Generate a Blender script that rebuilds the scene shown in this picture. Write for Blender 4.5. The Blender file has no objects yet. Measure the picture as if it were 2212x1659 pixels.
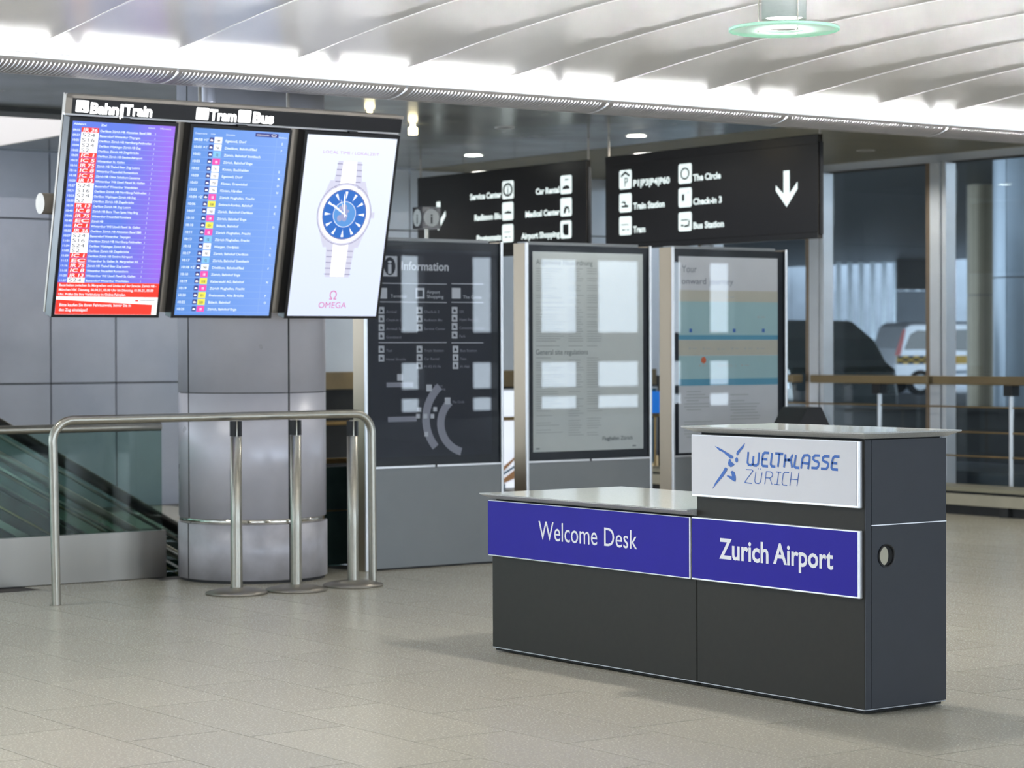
import bpy, math, random
import numpy as np
from mathutils import Matrix, Vector

random.seed(7)
scene = bpy.context.scene
COL = scene.collection

# ------------------------------------------------------------------ camera
# world: X runs away to the right (totem fronts), Y runs away to the left (desk front), Z up, camera above the origin
FPX, YAW, HORY, ROLL, EYE = 5139.5, 0.62516, 754.03, -0.00366, 1.45
CX, CY = 1106.0, 829.5
_p = math.atan((CY - HORY) / FPX)
_F0 = np.array([math.sin(YAW), math.cos(YAW), 0.0]); _R0 = np.array([math.cos(YAW), -math.sin(YAW), 0.0]); _Z = np.array([0, 0, 1.0])
CF = _F0 * math.cos(_p) - _Z * math.sin(_p)
_U = _Z * math.cos(_p) + _F0 * math.sin(_p)
CI = math.cos(ROLL) * _R0 + math.sin(ROLL) * _U
CJ = math.sin(ROLL) * _R0 - math.cos(ROLL) * _U
CC = np.array([0, 0, EYE])
cam_d = bpy.data.cameras.new('camera'); cam = bpy.data.objects.new('camera', cam_d); COL.objects.link(cam)
cam_d.sensor_fit = 'HORIZONTAL'; cam_d.sensor_width = 36.0; cam_d.lens = FPX / 2212 * 36
cam_d.clip_end = 400
cam.matrix_world = Matrix([[CI[k], -CJ[k], -CF[k], CC[k]] for k in range(3)] + [[0, 0, 0, 1]])
cam_d.dof.use_dof = True; cam_d.dof.focus_distance = 9.9; cam_d.dof.aperture_fstop = 4.5
scene.camera = cam

# ------------------------------------------------------------------ world, exposure
SKY = 7.0
w = bpy.data.worlds.new('world'); scene.world = w; w.use_nodes = True
bg = w.node_tree.nodes['Background']; bg.inputs[0].default_value = (0.74, 0.87, 1.0, 1); bg.inputs[1].default_value = SKY
scene.view_settings.view_transform = 'Standard'; scene.view_settings.look = 'None'
scene.view_settings.gamma = 1.0; scene.view_settings.use_curve_mapping = False
scene.view_settings.exposure = 0.0
TUBE = 440.0        # fluorescent tubes in the cove
DOWN = 30.0        # recessed downlights
PENDANT = 150.0    # watts of each pendant lamp
SPOTW = 85.0       # watts of each recessed downlight
def portal(loc, rot, sx, sy):
    l = bpy.data.lights.new('window_portal', 'AREA'); l.shape = 'RECTANGLE'; l.size = sx; l.size_y = sy
    l.cycles.is_portal = True
    o = bpy.data.objects.new('window_portal', l); COL.objects.link(o); o.location = loc; o.rotation_euler = rot
portal((12, -7.0, 1.7), (math.radians(90), 0, 0), 36, 2.8)

# ------------------------------------------------------------------ helpers
def ray(x, y): return CF + (x - CX) / FPX * CI + (y - CY) / FPX * CJ
def onp(x, y, P0, n):
    d = ray(x, y); return CC + d * (np.dot(np.asarray(P0) - CC, n) / np.dot(d, n))
AX = np.eye(3)
def on(x, y, axis, val): return onp(x, y, AX[axis] * val, AX[axis])
def V(*a): return np.array(a, float)
def unit(v): v = np.asarray(v, float); return v / np.linalg.norm(v)

MATS = {}
def mat(name, col=(.5, .5, .5), rough=.5, metal=0.0, var=0.0, scale=8.0, bump=0.0, spec=.5, emit=None, es=0.0, stretch=(1, 1, 1), rvar=0.0, rand=0.0, coat=0.0, bscale=None):
    m = bpy.data.materials.new(name); m.use_nodes = True; nt = m.node_tree; b = nt.nodes['Principled BSDF']
    b.inputs['Base Color'].default_value = (*col, 1); b.inputs['Roughness'].default_value = rough; b.inputs['Metallic'].default_value = metal
    b.inputs['Specular IOR Level'].default_value = spec; b.inputs['Coat Weight'].default_value = coat; b.inputs['Coat Roughness'].default_value = .14 if name == 'vault_white' else .05
    if emit is not None: b.inputs['Emission Color'].default_value = (*emit, 1); b.inputs['Emission Strength'].default_value = es
    if var or bump or rvar or rand:
        g = nt.nodes.new('ShaderNodeNewGeometry'); mp = nt.nodes.new('ShaderNodeMapping'); mp.inputs['Scale'].default_value = stretch
        nt.links.new(g.outputs['Position'], mp.inputs['Vector'])
        n = nt.nodes.new('ShaderNodeTexNoise'); n.inputs['Scale'].default_value = scale; n.inputs['Detail'].default_value = 5
        nt.links.new(mp.outputs[0], n.inputs['Vector'])
        if var or rand:
            mr = nt.nodes.new('ShaderNodeMapRange'); mr.inputs[1].default_value = .3; mr.inputs[2].default_value = .7
            mr.inputs[3].default_value = 1 - var; mr.inputs[4].default_value = 1 + var
            nt.links.new(n.outputs['Fac'], mr.inputs[0]); fac = mr.outputs[0]
            if rand:
                oi = nt.nodes.new('ShaderNodeObjectInfo')
                ad = nt.nodes.new('ShaderNodeMath'); ad.operation = 'ADD'; nt.links.new(oi.outputs['Random'], ad.inputs[0]); nt.links.new(g.outputs['Random Per Island'], ad.inputs[1])
                fr = nt.nodes.new('ShaderNodeMath'); fr.operation = 'FRACT'; nt.links.new(ad.outputs[0], fr.inputs[0])
                m2 = nt.nodes.new('ShaderNodeMapRange'); m2.inputs[3].default_value = 1 - rand; m2.inputs[4].default_value = 1 + rand; nt.links.new(fr.outputs[0], m2.inputs[0])
                mu = nt.nodes.new('ShaderNodeMath'); mu.operation = 'MULTIPLY'; nt.links.new(fac, mu.inputs[0]); nt.links.new(m2.outputs[0], mu.inputs[1]); fac = mu.outputs[0]
            vm = nt.nodes.new('ShaderNodeVectorMath'); vm.operation = 'SCALE'; vm.inputs[0].default_value = col
            nt.links.new(fac, vm.inputs['Scale']); nt.links.new(vm.outputs[0], b.inputs['Base Color'])
        if rvar:
            m3 = nt.nodes.new('ShaderNodeMapRange'); m3.inputs[1].default_value = .3; m3.inputs[2].default_value = .7
            m3.inputs[3].default_value = max(.02, rough - rvar); m3.inputs[4].default_value = rough + rvar
            nt.links.new(n.outputs['Fac'], m3.inputs[0]); nt.links.new(m3.outputs[0], b.inputs['Roughness'])
        if bump:
            bp = nt.nodes.new('ShaderNodeBump'); bp.inputs['Strength'].default_value = bump; bp.inputs['Distance'].default_value = .004
            src = n.outputs['Fac']
            if bscale:
                n2 = nt.nodes.new('ShaderNodeTexNoise'); n2.inputs['Scale'].default_value = bscale; nt.links.new(mp.outputs[0], n2.inputs['Vector']); src = n2.outputs['Fac']
            nt.links.new(src, bp.inputs['Height']); nt.links.new(bp.outputs[0], b.inputs['Normal'])
    MATS[name] = m; return m
def glassmat(name, tint=(1, 1, 1), fac=.08, fres=.5, rough=0.0):
    m = bpy.data.materials.new(name); m.use_nodes = True; nt = m.node_tree; nt.nodes.clear()
    o = nt.nodes.new('ShaderNodeOutputMaterial'); mx = nt.nodes.new('ShaderNodeMixShader')
    t = nt.nodes.new('ShaderNodeBsdfTransparent'); t.inputs[0].default_value = (*tint, 1)
    gl = nt.nodes.new('ShaderNodeBsdfGlossy'); gl.inputs['Roughness'].default_value = rough
    lw = nt.nodes.new('ShaderNodeLayerWeight'); lw.inputs['Blend'].default_value = .5      # Schlick, the same from both sides
    pw = nt.nodes.new('ShaderNodeMath'); pw.operation = 'POWER'; pw.inputs[1].default_value = 5.0; nt.links.new(lw.outputs['Facing'], pw.inputs[0])
    ma = nt.nodes.new('ShaderNodeMath'); ma.operation = 'MULTIPLY_ADD'; ma.inputs[1].default_value = fres; ma.inputs[2].default_value = fac
    nt.links.new(pw.outputs[0], ma.inputs[0]); nt.links.new(ma.outputs[0], mx.inputs[0])
    nt.links.new(t.outputs[0], mx.inputs[1]); nt.links.new(gl.outputs[0], mx.inputs[2]); nt.links.new(mx.outputs[0], o.inputs[0])
    MATS[name] = m; return m

class MB:
    def __init__(s): s.v = []; s.f = []; s.sm = []; s.mi = []
    def add(s, vs, fs, smooth=False, mi=0):
        b = len(s.v); s.v += [tuple(map(float, p)) for p in vs]
        for f in fs: s.f.append(tuple(b + i for i in f)); s.sm.append(smooth); s.mi.append(mi)
        return s
    def box(s, x0, x1, y0, y1, z0, z1, mi=0):
        return s.add([(x0, y0, z0), (x1, y0, z0), (x1, y1, z0), (x0, y1, z0), (x0, y0, z1), (x1, y0, z1), (x1, y1, z1), (x0, y1, z1)],
                     [(0, 3, 2, 1), (4, 5, 6, 7), (0, 1, 5, 4), (1, 2, 6, 5), (2, 3, 7, 6), (3, 0, 4, 7)], mi=mi)
    def obox(s, c, a, b, d, mi=0):
        c, a, b, d = map(np.asarray, (c, a, b, d))
        P = [c + i * a + j * b + k * d for k in (-1, 1) for (i, j) in ((-1, -1), (1, -1), (1, 1), (-1, 1))]
        if np.dot(np.cross(a, b), d) < 0: P = P[4:] + P[:4]
        return s.add(P, [(0, 3, 2, 1), (4, 5, 6, 7), (0, 1, 5, 4), (1, 2, 6, 5), (2, 3, 7, 6), (3, 0, 4, 7)], mi=mi)
    def poly(s, pts, mi=0): return s.add(pts, [tuple(range(len(pts)))], mi=mi)
    def prism(s, pts, vec, mi=0, smooth=False):
        n = len(pts); vec = np.asarray(vec, float); P = [np.asarray(p, float) for p in pts]
        s.add(P + [p + vec for p in P], [tuple(range(n))[::-1], tuple(range(n, 2 * n))], mi=mi)
        return s.add(P + [p + vec for p in P], [(i, (i + 1) % n, n + (i + 1) % n, n + i) for i in range(n)], smooth=smooth, mi=mi)
    def tube(s, path, r, n=14, caps=True, mi=0):
        P = [np.asarray(p, float) for p in path]; R = r if hasattr(r, '__len__') else [r] * len(P); vs = []
        ref = None
        for i, p in enumerate(P):
            t = unit((P[min(i + 1, len(P) - 1)] - P[max(i - 1, 0)]))
            if ref is None: ref = np.cross(t, (0, 0, 1)) if abs(t[2]) < .9 else np.cross(t, (1, 0, 0))
            u = unit(ref - t * np.dot(ref, t)); ref = u; q = np.cross(t, u)
            vs += [p + R[i] * (math.cos(a) * u + math.sin(a) * q) for a in [2 * math.pi * k / n for k in range(n)]]
        fs = [(i * n + k, i * n + (k + 1) % n, (i + 1) * n + (k + 1) % n, (i + 1) * n + k) for i in range(len(P) - 1) for k in range(n)]
        s.add(vs, fs, True, mi)
        if caps:
            s.add(vs[:n], [tuple(range(n))[::-1]], mi=mi); s.add(vs[-n:], [tuple(range(n))], mi=mi)
        return s
    def lathe(s, c, prof, n=32, mi=0, a0=0.0, a1=2 * math.pi, smooth=True):
        full = abs(a1 - a0 - 2 * math.pi) < 1e-6; m = n if full else n + 1
        vs = [(c[0] + r * math.cos(a0 + (a1 - a0) * k / n), c[1] + r * math.sin(a0 + (a1 - a0) * k / n), c[2] + z) for r, z in prof for k in range(m)]
        fs = [(i * m + k, i * m + (k + 1) % m, (i + 1) * m + (k + 1) % m, (i + 1) * m + k) for i in range(len(prof) - 1) for k in range(n)]
        return s.add(vs, fs, smooth, mi)
    def disc(s, c, r, n=28, up=1, mi=0):
        vs = [(c[0] + r * math.cos(2 * math.pi * k / n), c[1] + r * math.sin(2 * math.pi * k / n), c[2]) for k in range(n)]
        return s.add(vs, [tuple(range(n)) if up > 0 else tuple(range(n))[::-1]], mi=mi)
    def stroke(s, pts, hw, n, mi=0):
        P = [np.asarray(p, float) for p in pts]; L = []; Rr = []
        for i, p in enumerate(P):
            ns = []
            if i > 0: ns.append(unit(np.cross(n, P[i] - P[i - 1])))
            if i < len(P) - 1: ns.append(unit(np.cross(n, P[i + 1] - P[i])))
            a = unit(sum(ns)); k = hw / max(.55, float(np.dot(a, ns[0])))
            L.append(p + a * k); Rr.append(p - a * k)
        m = len(P)
        return s.add(L + Rr, [(i, i + 1, m + i + 1, m + i) for i in range(m - 1)], mi=mi)
    def build(s, name, m, parent=None, bevel=0.0, **props):
        me = bpy.data.meshes.new(name); off = Vector((0, 0, 0))
        if parent is not None: off = parent.get('_org') and Vector(parent['_org']) or Vector((0, 0, 0))
        me.from_pydata([(x - off.x, y - off.y, z - off.z) for x, y, z in s.v], [], s.f)
        for mm in (m if isinstance(m, (list, tuple)) else [m]): me.materials.append(MATS[mm] if isinstance(mm, str) else mm)
        me.polygons.foreach_set('use_smooth', s.sm); me.polygons.foreach_set('material_index', s.mi); me.update()
        o = bpy.data.objects.new(name, me); COL.objects.link(o)
        if parent is not None: o.parent = parent; o['_org'] = list(off)
        if bevel:
            b = o.modifiers.new('bevel', 'BEVEL'); b.width = bevel; b.segments = 2; b.limit_method = 'ANGLE'
        for k, v in props.items(): o[k] = v
        return o
def tag(o, label, cat, group=None):
    o['label'] = label; o['category'] = cat
    if group: o['group'] = group
    return o
def thing(name, label, cat, loc, group=None):
    o = bpy.data.objects.new(name, None); COL.objects.link(o); o.location = Vector([float(a) for a in loc]); o['_org'] = [float(a) for a in loc]
    o.empty_display_size = .1
    return tag(o, label, cat, group)
def copy_tree(src, loc, label, parent=None):
    c = src.copy(); COL.objects.link(c)
    if parent is None: c.location = loc; c['label'] = label
    else: c.parent = parent
    for ch in [o for o in src.children]: copy_tree(ch, None, None, c)
    return c

# glyphs from the built-in font
CH = sorted(set("ABCDEFGHIJKLMNOPQRSTUVWXYZabcdefghijklmnopqrstuvwxyz0123456789.,:;-/|+'!&Ω\u00fc\u00f6\u00e4\u00e9\u00e8"))
GLY = {}
def make_glyphs():
    tmp = []
    for wt, off in (('r', 0.0), ('b', 0.022), ('x', 0.038)):
        for c in CH + ['__HH', '__H H']:
            bodies = [c] if not c.startswith('__') else [c[2:]]
            if len(c) == 1: bodies.append('H' + c + 'H')
            for bi, bd in enumerate(bodies):
                cu = bpy.data.curves.new('g', 'FONT'); cu.body = bd; cu.size = 1.0; cu.resolution_u = 3; cu.offset = off if bi == 0 and len(c) == 1 else 0
                ob = bpy.data.objects.new('g', cu); COL.objects.link(ob); tmp.append((wt, c, bi, ob))
    dg = bpy.context.evaluated_depsgraph_get(); dg.update(); wid = {}
    for wt, c, bi, ob in tmp:
        me = bpy.data.meshes.new_from_object(ob.evaluated_get(dg)); n = len(me.vertices); co = np.zeros(n * 3, np.float32)
        if n: me.vertices.foreach_get('co', co)
        co = co.reshape(-1, 3)
        if len(c) == 1 and bi == 0: GLY[(wt, c)] = (co[:, :2].copy(), [tuple(p.vertices) for p in me.polygons])
        else: wid[(wt, c)] = float(co[:, 0].max() - co[:, 0].min()) if n else 0
        bpy.data.meshes.remove(me)
    for wt, c, bi, ob in tmp:
        cu = ob.data; bpy.data.objects.remove(ob); bpy.data.curves.remove(cu)
    for wt in 'rbx':
        for c in CH:
            g = GLY[(wt, c)]; GLY[(wt, c)] = g + (wid[(wt, c)] - wid[(wt, '__HH')],)
        GLY[(wt, ' ')] = (np.zeros((0, 2)), [], wid[(wt, '__H H')] - wid[(wt, '__HH')])
make_glyphs()
CAPH = float(GLY[('r', 'H')][0][:, 1].max())
def text_width(s, wt='r', sp=0.0): return sum(GLY[(wt, c)][2] + sp for c in s)
def text(mb, s, S, e, up, caph, width=None, wt='r', align='l', sp=0.0, mi=0, slant=0.0):
    """flat lettering: S baseline start, e right vector, up vector, cap height and optional total width in metres"""
    e = unit(e); up = unit(up); k = caph / CAPH; W = text_width(s, wt, sp); kx = k if width is None else width / W
    S = np.asarray(S, float); x = 0.0
    if align == 'r': S = S - e * W * kx
    if align == 'c': S = S - e * W * kx / 2
    for c in s:
        co, fs, adv = GLY[(wt, c)]
        if len(co): mb.add([S + e * ((x + p[0]) * kx + slant * p[1] * k) + up * (p[1] * k) for p in co], fs, mi=mi)
        x += adv + sp
    return mb
def rrect(c, e, up, hw, hh, r, n=4):
    P = []; c = np.asarray(c, float)
    for sx, sy, a0 in ((1, 1, 0), (-1, 1, 90), (-1, -1, 180), (1, -1, 270)):
        for k in range(n + 1):
            a = math.radians(a0 + 90 * k / n); P.append(c + e * (sx * (hw - r) + r * math.cos(a)) + up * (sy * (hh - r) + r * math.sin(a)))
    return P
def ellipse(c, e, up, rx, ry, n=24): return [np.asarray(c, float) + e * rx * math.cos(2 * math.pi * k / n) + up * ry * math.sin(2 * math.pi * k / n) for k in range(n)]
def ring(mb, c, e, up, r0, r1, ry=1.0, n=40, mi=0):
    a = ellipse(c, e, up, r0, r0 * ry, n); b = ellipse(c, e, up, r1, r1 * ry, n)
    mb.add(a + b, [(i, (i + 1) % n, n + (i + 1) % n, n + i) for i in range(n)], mi=mi)
X1, Y1, Z1 = V(1, 0, 0), V(0, 1, 0), V(0, 0, 1)

# ------------------------------------------------------------------ materials
mat('tile', (.465, .438, .368), .27, var=.02, scale=110, rvar=.008, rand=.05, spec=.5)
mat('grout', (.09, .085, .085), .8, var=.1)
mat('vault_white', (.80, .775, .76), .34, var=.02, scale=2, spec=.4, coat=.35)
mat('rib_white', (.86, .85, .84), .3, var=.02)  # brighter than the panels, cove light on the joint edges put into colour
mat('trough_white', (.85, .85, .86), .5, var=.02)
mat('lip_edge', (.42, .40, .38), .5, var=.05)
mat('grille_grey', (.36, .34, .33), .4, metal=.3, var=.05)
mat('ceil_metal', (.40, .41, .385), .22, metal=.6, var=.08, scale=1.5, rvar=.06)
mat('ceil_olive', (.30, .28, .20), .45, metal=.2, var=.08, scale=2)
mat('ceil_plain', (.70, .69, .67), .6, var=.03)
mat('ceil_dark', (.10, .10, .10), .5, var=.1)
mat('glow_ceiling', (.85, .82, .82), .6, var=.03, emit=(1, .96, .97), es=.70)  # white ceiling whose brightness is added as glow, no lamp of its own
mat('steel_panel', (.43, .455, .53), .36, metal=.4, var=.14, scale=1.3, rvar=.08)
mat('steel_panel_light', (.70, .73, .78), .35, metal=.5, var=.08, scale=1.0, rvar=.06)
mat('joint_dark', (.05, .05, .055), .7, var=.1)
mat('column_steel', (.66, .65, .73), .34, metal=.15, var=.09, scale=2.5, rvar=.07)
mat('column_base', (.56, .55, .61), .42, metal=.15, var=.2, scale=5, rvar=.1)
mat('mirror_band', (.80, .77, .70), .10, metal=1.0, var=.2, scale=14)
mat('brushed_steel', (.47, .45, .395), .34, metal=.95, var=.06, scale=40, rvar=.05)
mat('plinth_steel', (.30, .28, .255), .30, metal=.85, var=.10, scale=1.6, rvar=.05, stretch=(1, 1, .15))
mat('disc_steel', (.30, .275, .24), .34, metal=.8, var=.08, scale=10)
mat('black_plastic', (.012, .012, .014), .4, var=.1)
mat('desk_grey', (.026, .0245, .021), .55, var=.05, scale=30, spec=.25)
mat('desk_side', (.012, .015, .023), .45, var=.05, scale=12)  # blue sky reflection put into the dark grey of the side
mat('shadow_gap', (.008, .008, .008), .8, var=.1)
mat('aluminium', (.75, .75, .78), .3, metal=.6, var=.04, scale=20)
mat('trim_grey', (.42, .43, .45), .4, metal=.3, var=.04)
mat('stone_top', (.74, .77, .73), .09, var=.08, scale=160, spec=.3)
mat('stone_edge', (.42, .42, .41), .45, var=.22, scale=220)
mat('sign_blue', (.020, .013, .31), .55, var=.03, scale=6, spec=.2)
mat('sign_white', (.66, .66, .71), .5, var=.015, scale=6)
mat('letter_white', (.80, .80, .84), .4, var=.01)
mat('logo_blue', (.006, .095, .44), .4, var=.02)
mat('hang_black', (.020, .017, .014), .22, var=.1, scale=4)
mat('lit_white', (.8, .85, .85), .5, var=.01, emit=(.88, 1.0, .97), es=.80)
mat('head_white', (.9, .9, .9), .5, var=.01, emit=(1, 1, 1), es=3.2)
mat('icon_dark', (.03, .03, .03), .5, var=.05)
mat('frame_tan', (.36, .32, .28), .4, metal=.5, var=.06, scale=10)
mat('screen_bezel', (.010, .010, .014), .28, var=.1)
mat('totem_steel', (.205, .215, .225), .42, metal=.5, var=.05, scale=3, rvar=.04)
mat('totem_side', (.42, .34, .25), .33, metal=.6, var=.08, scale=2, stretch=(1, 1, .3))
mat('totem_edge', (.80, .80, .82), .3, metal=.7, var=.03)
mat('totem_black', (.006, .007, .011), .35, var=.1)
mat('poster_dark', (.020, .022, .034), .5, var=.1, scale=3)
mat('poster_grey', (.62, .63, .68), .6, var=.02)
mat('paper', (.60, .62, .60), .6, var=.02)
mat('paper_warm', (.60, .60, .62), .6, var=.02)
mat('print_grey', (.22, .23, .23), .6, var=.05)
mat('print_dim', (.42, .435, .43), .6, var=.03)
mat('print_line', (.20, .20, .24), .6, var=.03)
mat('map_grey', (.32, .32, .38), .6, var=.05)
mat('band_beige', (.52, .49, .41), .6, var=.02)
mat('band_teal', (.36, .52, .54), .6, var=.02)
mat('band_blue', (.11, .32, .45), .6, var=.02)
mat('print_blue', (.05, .14, .45), .6, var=.02)
mat('print_orange', (.62, .13, .05), .6, var=.02)
mat('wood_rail', (.22, .16, .08), .35, var=.2, scale=3, stretch=(1, .2, 1))
mat('brass', (.40, .27, .12), .3, metal=.8, var=.1)
mat('mullion', (.78, .82, .88), .32, metal=.35, var=.05, scale=3)
mat('mullion_brown', (.34, .26, .19), .3, metal=.6, var=.06)
mat('asphalt', (.09, .10, .12), .6, var=.2, scale=2)
mat('dark_wall', (.016, .017, .018), .6, var=.2)
mat('concrete', (.17, .19, .22), .45, var=.12, scale=1.5)
mat('pillar_steel', (.20, .24, .29), .4, metal=.3, var=.12, scale=1.2)
mat('pillar_brown_lit', (.15, .13, .09), .4, metal=.3, var=.12, scale=1.2)  # brown light on the cladding put into its colour
mat('bars_white', (.80, .88, .95), .5, var=.04)
mat('paint_silver', (.55, .58, .64), .3, metal=.4, var=.04, coat=.5)
mat('paint_dark', (.030, .040, .042), .22, metal=.2, var=.1, coat=.6)
mat('car_glass', (.012, .020, .024), .08, var=.1)
mat('tyre', (.014, .014, .016), .7, var=.2)
mat('hub', (.40, .42, .45), .35, metal=.7, var=.1)
mat('taxi_yellow', (.70, .42, .05), .45, var=.05)
mat('tail_red', (.70, .16, .16), .3, var=.05)
mat('heater_cream', (.42, .39, .30), .45, var=.06)
mat('handrail_black', (.010, .010, .010), .35, var=.1)
mat('esc_green', (.035, .060, .055), .2, var=.15)
mat('wall_dark', (.07, .07, .075), .6, var=.1)
mat('wall_cream', (.60, .58, .54), .7, var=.04)
mat('gold_warm', (.8, .7, .4), .4, var=.02, emit=(1, .86, .52), es=7)
mat('downlight_glow', (.9, .9, .85), .4, var=.01, emit=(.97, 1, .90), es=DOWN)
mat('downlight_dim', (.9, .9, .85), .4, var=.01, emit=(.97, 1, .95), es=1.6)
mat('tube_glow', (1, 1, 1), .4, var=.01, emit=(1, .98, .97), es=TUBE)
mat('lamp_glow', (1, 1, 1), .4, var=.01, emit=(.95, 1, .97), es=9)
mat('lamp_steel', (.88, .88, .89), .35, metal=.1, var=.03, scale=30, stretch=(1, 1, 3))
mat('poster_bright', (.7, .75, .8), .4, var=.02, emit=(.82, .87, 1), es=.75)
mat('poster_brown', (.25, .13, .06), .4, var=.05, emit=(.45, .24, .12), es=.3)
mat('poster_teal', (.01, .05, .09), .4, var=.05, emit=(.0, .05, .10), es=.35)
mat('poster_cobalt', (.02, .12, .5), .4, var=.05, emit=(.0, .18, .7), es=.55)
mat('poster_cream', (.6, .5, .32), .5, var=.03, emit=(.7, .58, .36), es=.45)
glassmat('glass_clear', (.90, .94, .95), .03, .6)
glassmat('glass_green', (.64, .75, .71), .03, .5)
glassmat('glass_totem', (.97, .98, .99), .045, .9)
def frosted(name, col):
    m = bpy.data.materials.new(name); m.use_nodes = True; nt = m.node_tree; nt.nodes.clear()
    o = nt.nodes.new('ShaderNodeOutputMaterial'); a = nt.nodes.new('ShaderNodeMixShader'); a.inputs[0].default_value = .55
    t = nt.nodes.new('ShaderNodeBsdfTranslucent'); t.inputs[0].default_value = (*col, 1); d = nt.nodes.new('ShaderNodeBsdfTransparent'); d.inputs[0].default_value = (*col, 1)
    nt.links.new(d.outputs[0], a.inputs[1]); nt.links.new(t.outputs[0], a.inputs[2]); nt.links.new(a.outputs[0], o.inputs[0]); MATS[name] = m
frosted('glass_lamp', (.84, .97, .91))
def emis(name, c, es=1.0, r=.35): return mat(name, tuple(x * .15 for x in c), r, emit=c, es=es, var=.01)
emis('scr_white', (1, 1, 1), 1.15); emis('scr_red', (1, .05, .03), .95); emis('scr_text', (.85, .95, 1), 1.05)
emis('scr_dark', (.06, .07, .12), .8); emis('scr_line', (.42, .62, 1), .85)
emis('scr_pink', (1, .10, .50), .95); emis('scr_yellow', (1, .93, .10), .95); emis('scr_cyan', (.26, .60, .95), .95); emis('scr_navy', (.05, .05, .28), .8)
emis('scr_wgrey', (.74, .74, .90), .9); emis('scr_wdark', (.30, .28, .50), .8); emis('scr_dial', (.03, .17, .62), .9); emis('scr_dial2', (.12, .35, .80), .9)
emis('scr_magenta', (.78, .18, .48), .85); emis('scr_pale', (.62, .36, .74), .9); emis('scr_land', (.40, .42, .68), .9)
def grad(name, c0, c1, axis, lo, hi, es, c2=None):
    m = mat(name, (.05, .05, .08), .35, emit=c0, es=es); nt = m.node_tree; b = nt.nodes['Principled BSDF']
    g = nt.nodes.new('ShaderNodeNewGeometry'); sx = nt.nodes.new('ShaderNodeSeparateXYZ'); nt.links.new(g.outputs['Position'], sx.inputs[0])
    mr = nt.nodes.new('ShaderNodeMapRange'); mr.inputs[1].default_value = lo; mr.inputs[2].default_value = hi; nt.links.new(sx.outputs[axis], mr.inputs[0])
    cr = nt.nodes.new('ShaderNodeValToRGB'); cr.color_ramp.elements[0].color = (*c0, 1); cr.color_ramp.elements[1].color = (*c1, 1)
    if c2: e = cr.color_ramp.elements.new(.6); e.color = (*c2, 1)
    nt.links.new(mr.outputs[0], cr.inputs[0]); nt.links.new(cr.outputs[0], b.inputs['Emission Color'])
grad('scr_trains', (.10, .20, .85), (.38, .14, .95), 0, 6.15, 6.46, .95)
grad('scr_buses', (.10, .30, .80), (.22, .42, .98), 0, 6.55, 7.2, .95)
grad('scr_advert', (.72, .80, .98), (.86, .92, 1.0), 2, 1.65, 2.7, 1.05)

# ------------------------------------------------------------------ floor
floor = MB()
floor.box(-8, 16.6, -8, 13.66, -.12, -.004); floor.box(9.2, 16.6, 13.66, 20.3, -.12, -.004); floor.box(-8, 9.2, 16.6, 20.3, -.12, -.004)
floor = floor.build('floor', 'grout', kind='structure')
RW, RL, GAP = .4272, .892, .005
OFF = {-2: 7.98, -1: 7.80, 0: 7.33, 1: 7.85, 2: 7.10, 3: 7.75, 4: 6.82, 5: 7.2}
tiles = []
for k in range(-12, 28):
    x0 = 4.835 + RW * k; off = OFF.get(k, 7.3 + ((k * 53) % 89) / 100)
    j0 = int((-4 - off) / RL); j1 = int((20.2 - off) / RL)
    for j in range(j0, j1):
        y0 = off + RL * j; xm, ym = x0 + RW / 2, y0 + RL / 2
        if y0 + RL > 13.66 and x0 < 9.2 and y0 < 16.6: 
            if y0 > 13.3: continue
        d = V(xm, ym, 0) - CC; wz = d @ CF
        vis = False
        if wz > .5:
            px = CX + FPX * (d @ CI) / wz; py = CY + FPX * (d @ CJ) / wz; vis = -150 < px < 2362 and py < 1850
        tiles.append((0 if vis else 1, wz if wz > 0 else 99, x0, y0))
tiles.sort()
tm = MB().box(GAP / 2, RW - GAP / 2, GAP / 2, RL - GAP / 2, -.012, 0.0)
t0 = tm.build('tile', 'tile', floor)
far = MB()
for i, (nv, wz, x0, y0) in enumerate(tiles):
    if i < 300:
        o = t0 if i == 0 else t0.copy()
        if i: COL.objects.link(o)
        o.location = (x0, y0, 0)
    else: far.box(x0 + GAP / 2, x0 + RW - GAP / 2, y0 + GAP / 2, y0 + RL - GAP / 2, -.012, 0)
far.build('far_tiles', 'tile', floor, kind='stuff')
pit = MB(); pit.box(-8, 9.2, 13.60, 13.66, -3, -.13); pit.box(-8, 9.2, 16.6, 16.66, -3, -.13); pit.box(9.2, 9.26, 13.6, 16.66, -3, -.13); pit.box(-8, 9.26, 13.6, 16.66, -3.05, -3)
pit.build('wall_pit', 'esc_green', kind='structure')

# ------------------------------------------------------------------ vaulted ceiling
PROF = [(11.62, 3.060), (11.39, 3.072), (11.1, 3.100), (10.8, 3.132), (10.45, 3.164), (10.1, 3.191), (9.7, 3.216), (9.3, 3.234), (8.75, 3.248), (8.0, 3.255)]
PROF += [(16.0 - y, z) for y, z in PROF[-2::-1]]
PITCH = .743
def strip(x0, x1, dz0, dz1):
    mb = MB(); n = len(PROF)
    for dz, flip in ((dz0, 0), (dz1, 1)):
        vs = [(x, y, z + dz) for y, z in PROF for x in (x0, x1)]
        fs = [(2 * i, 2 * i + 1, 2 * i + 3, 2 * i + 2) for i in range(n - 1)]
        mb.add(vs, [f[::-1] for f in fs] if flip else fs, smooth=True)
    vs = [(x, y, z + d) for d in (dz0, dz1) for y, z in PROF for x in (x0, x1)]; m = 2 * n
    mb.add(vs, [(2 * i, 2 * i + 2, m + 2 * i + 2, m + 2 * i) for i in range(n - 1)] + [(2 * i + 1, m + 2 * i + 1, m + 2 * i + 3, 2 * i + 3) for i in range(n - 1)])
    return mb
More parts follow.
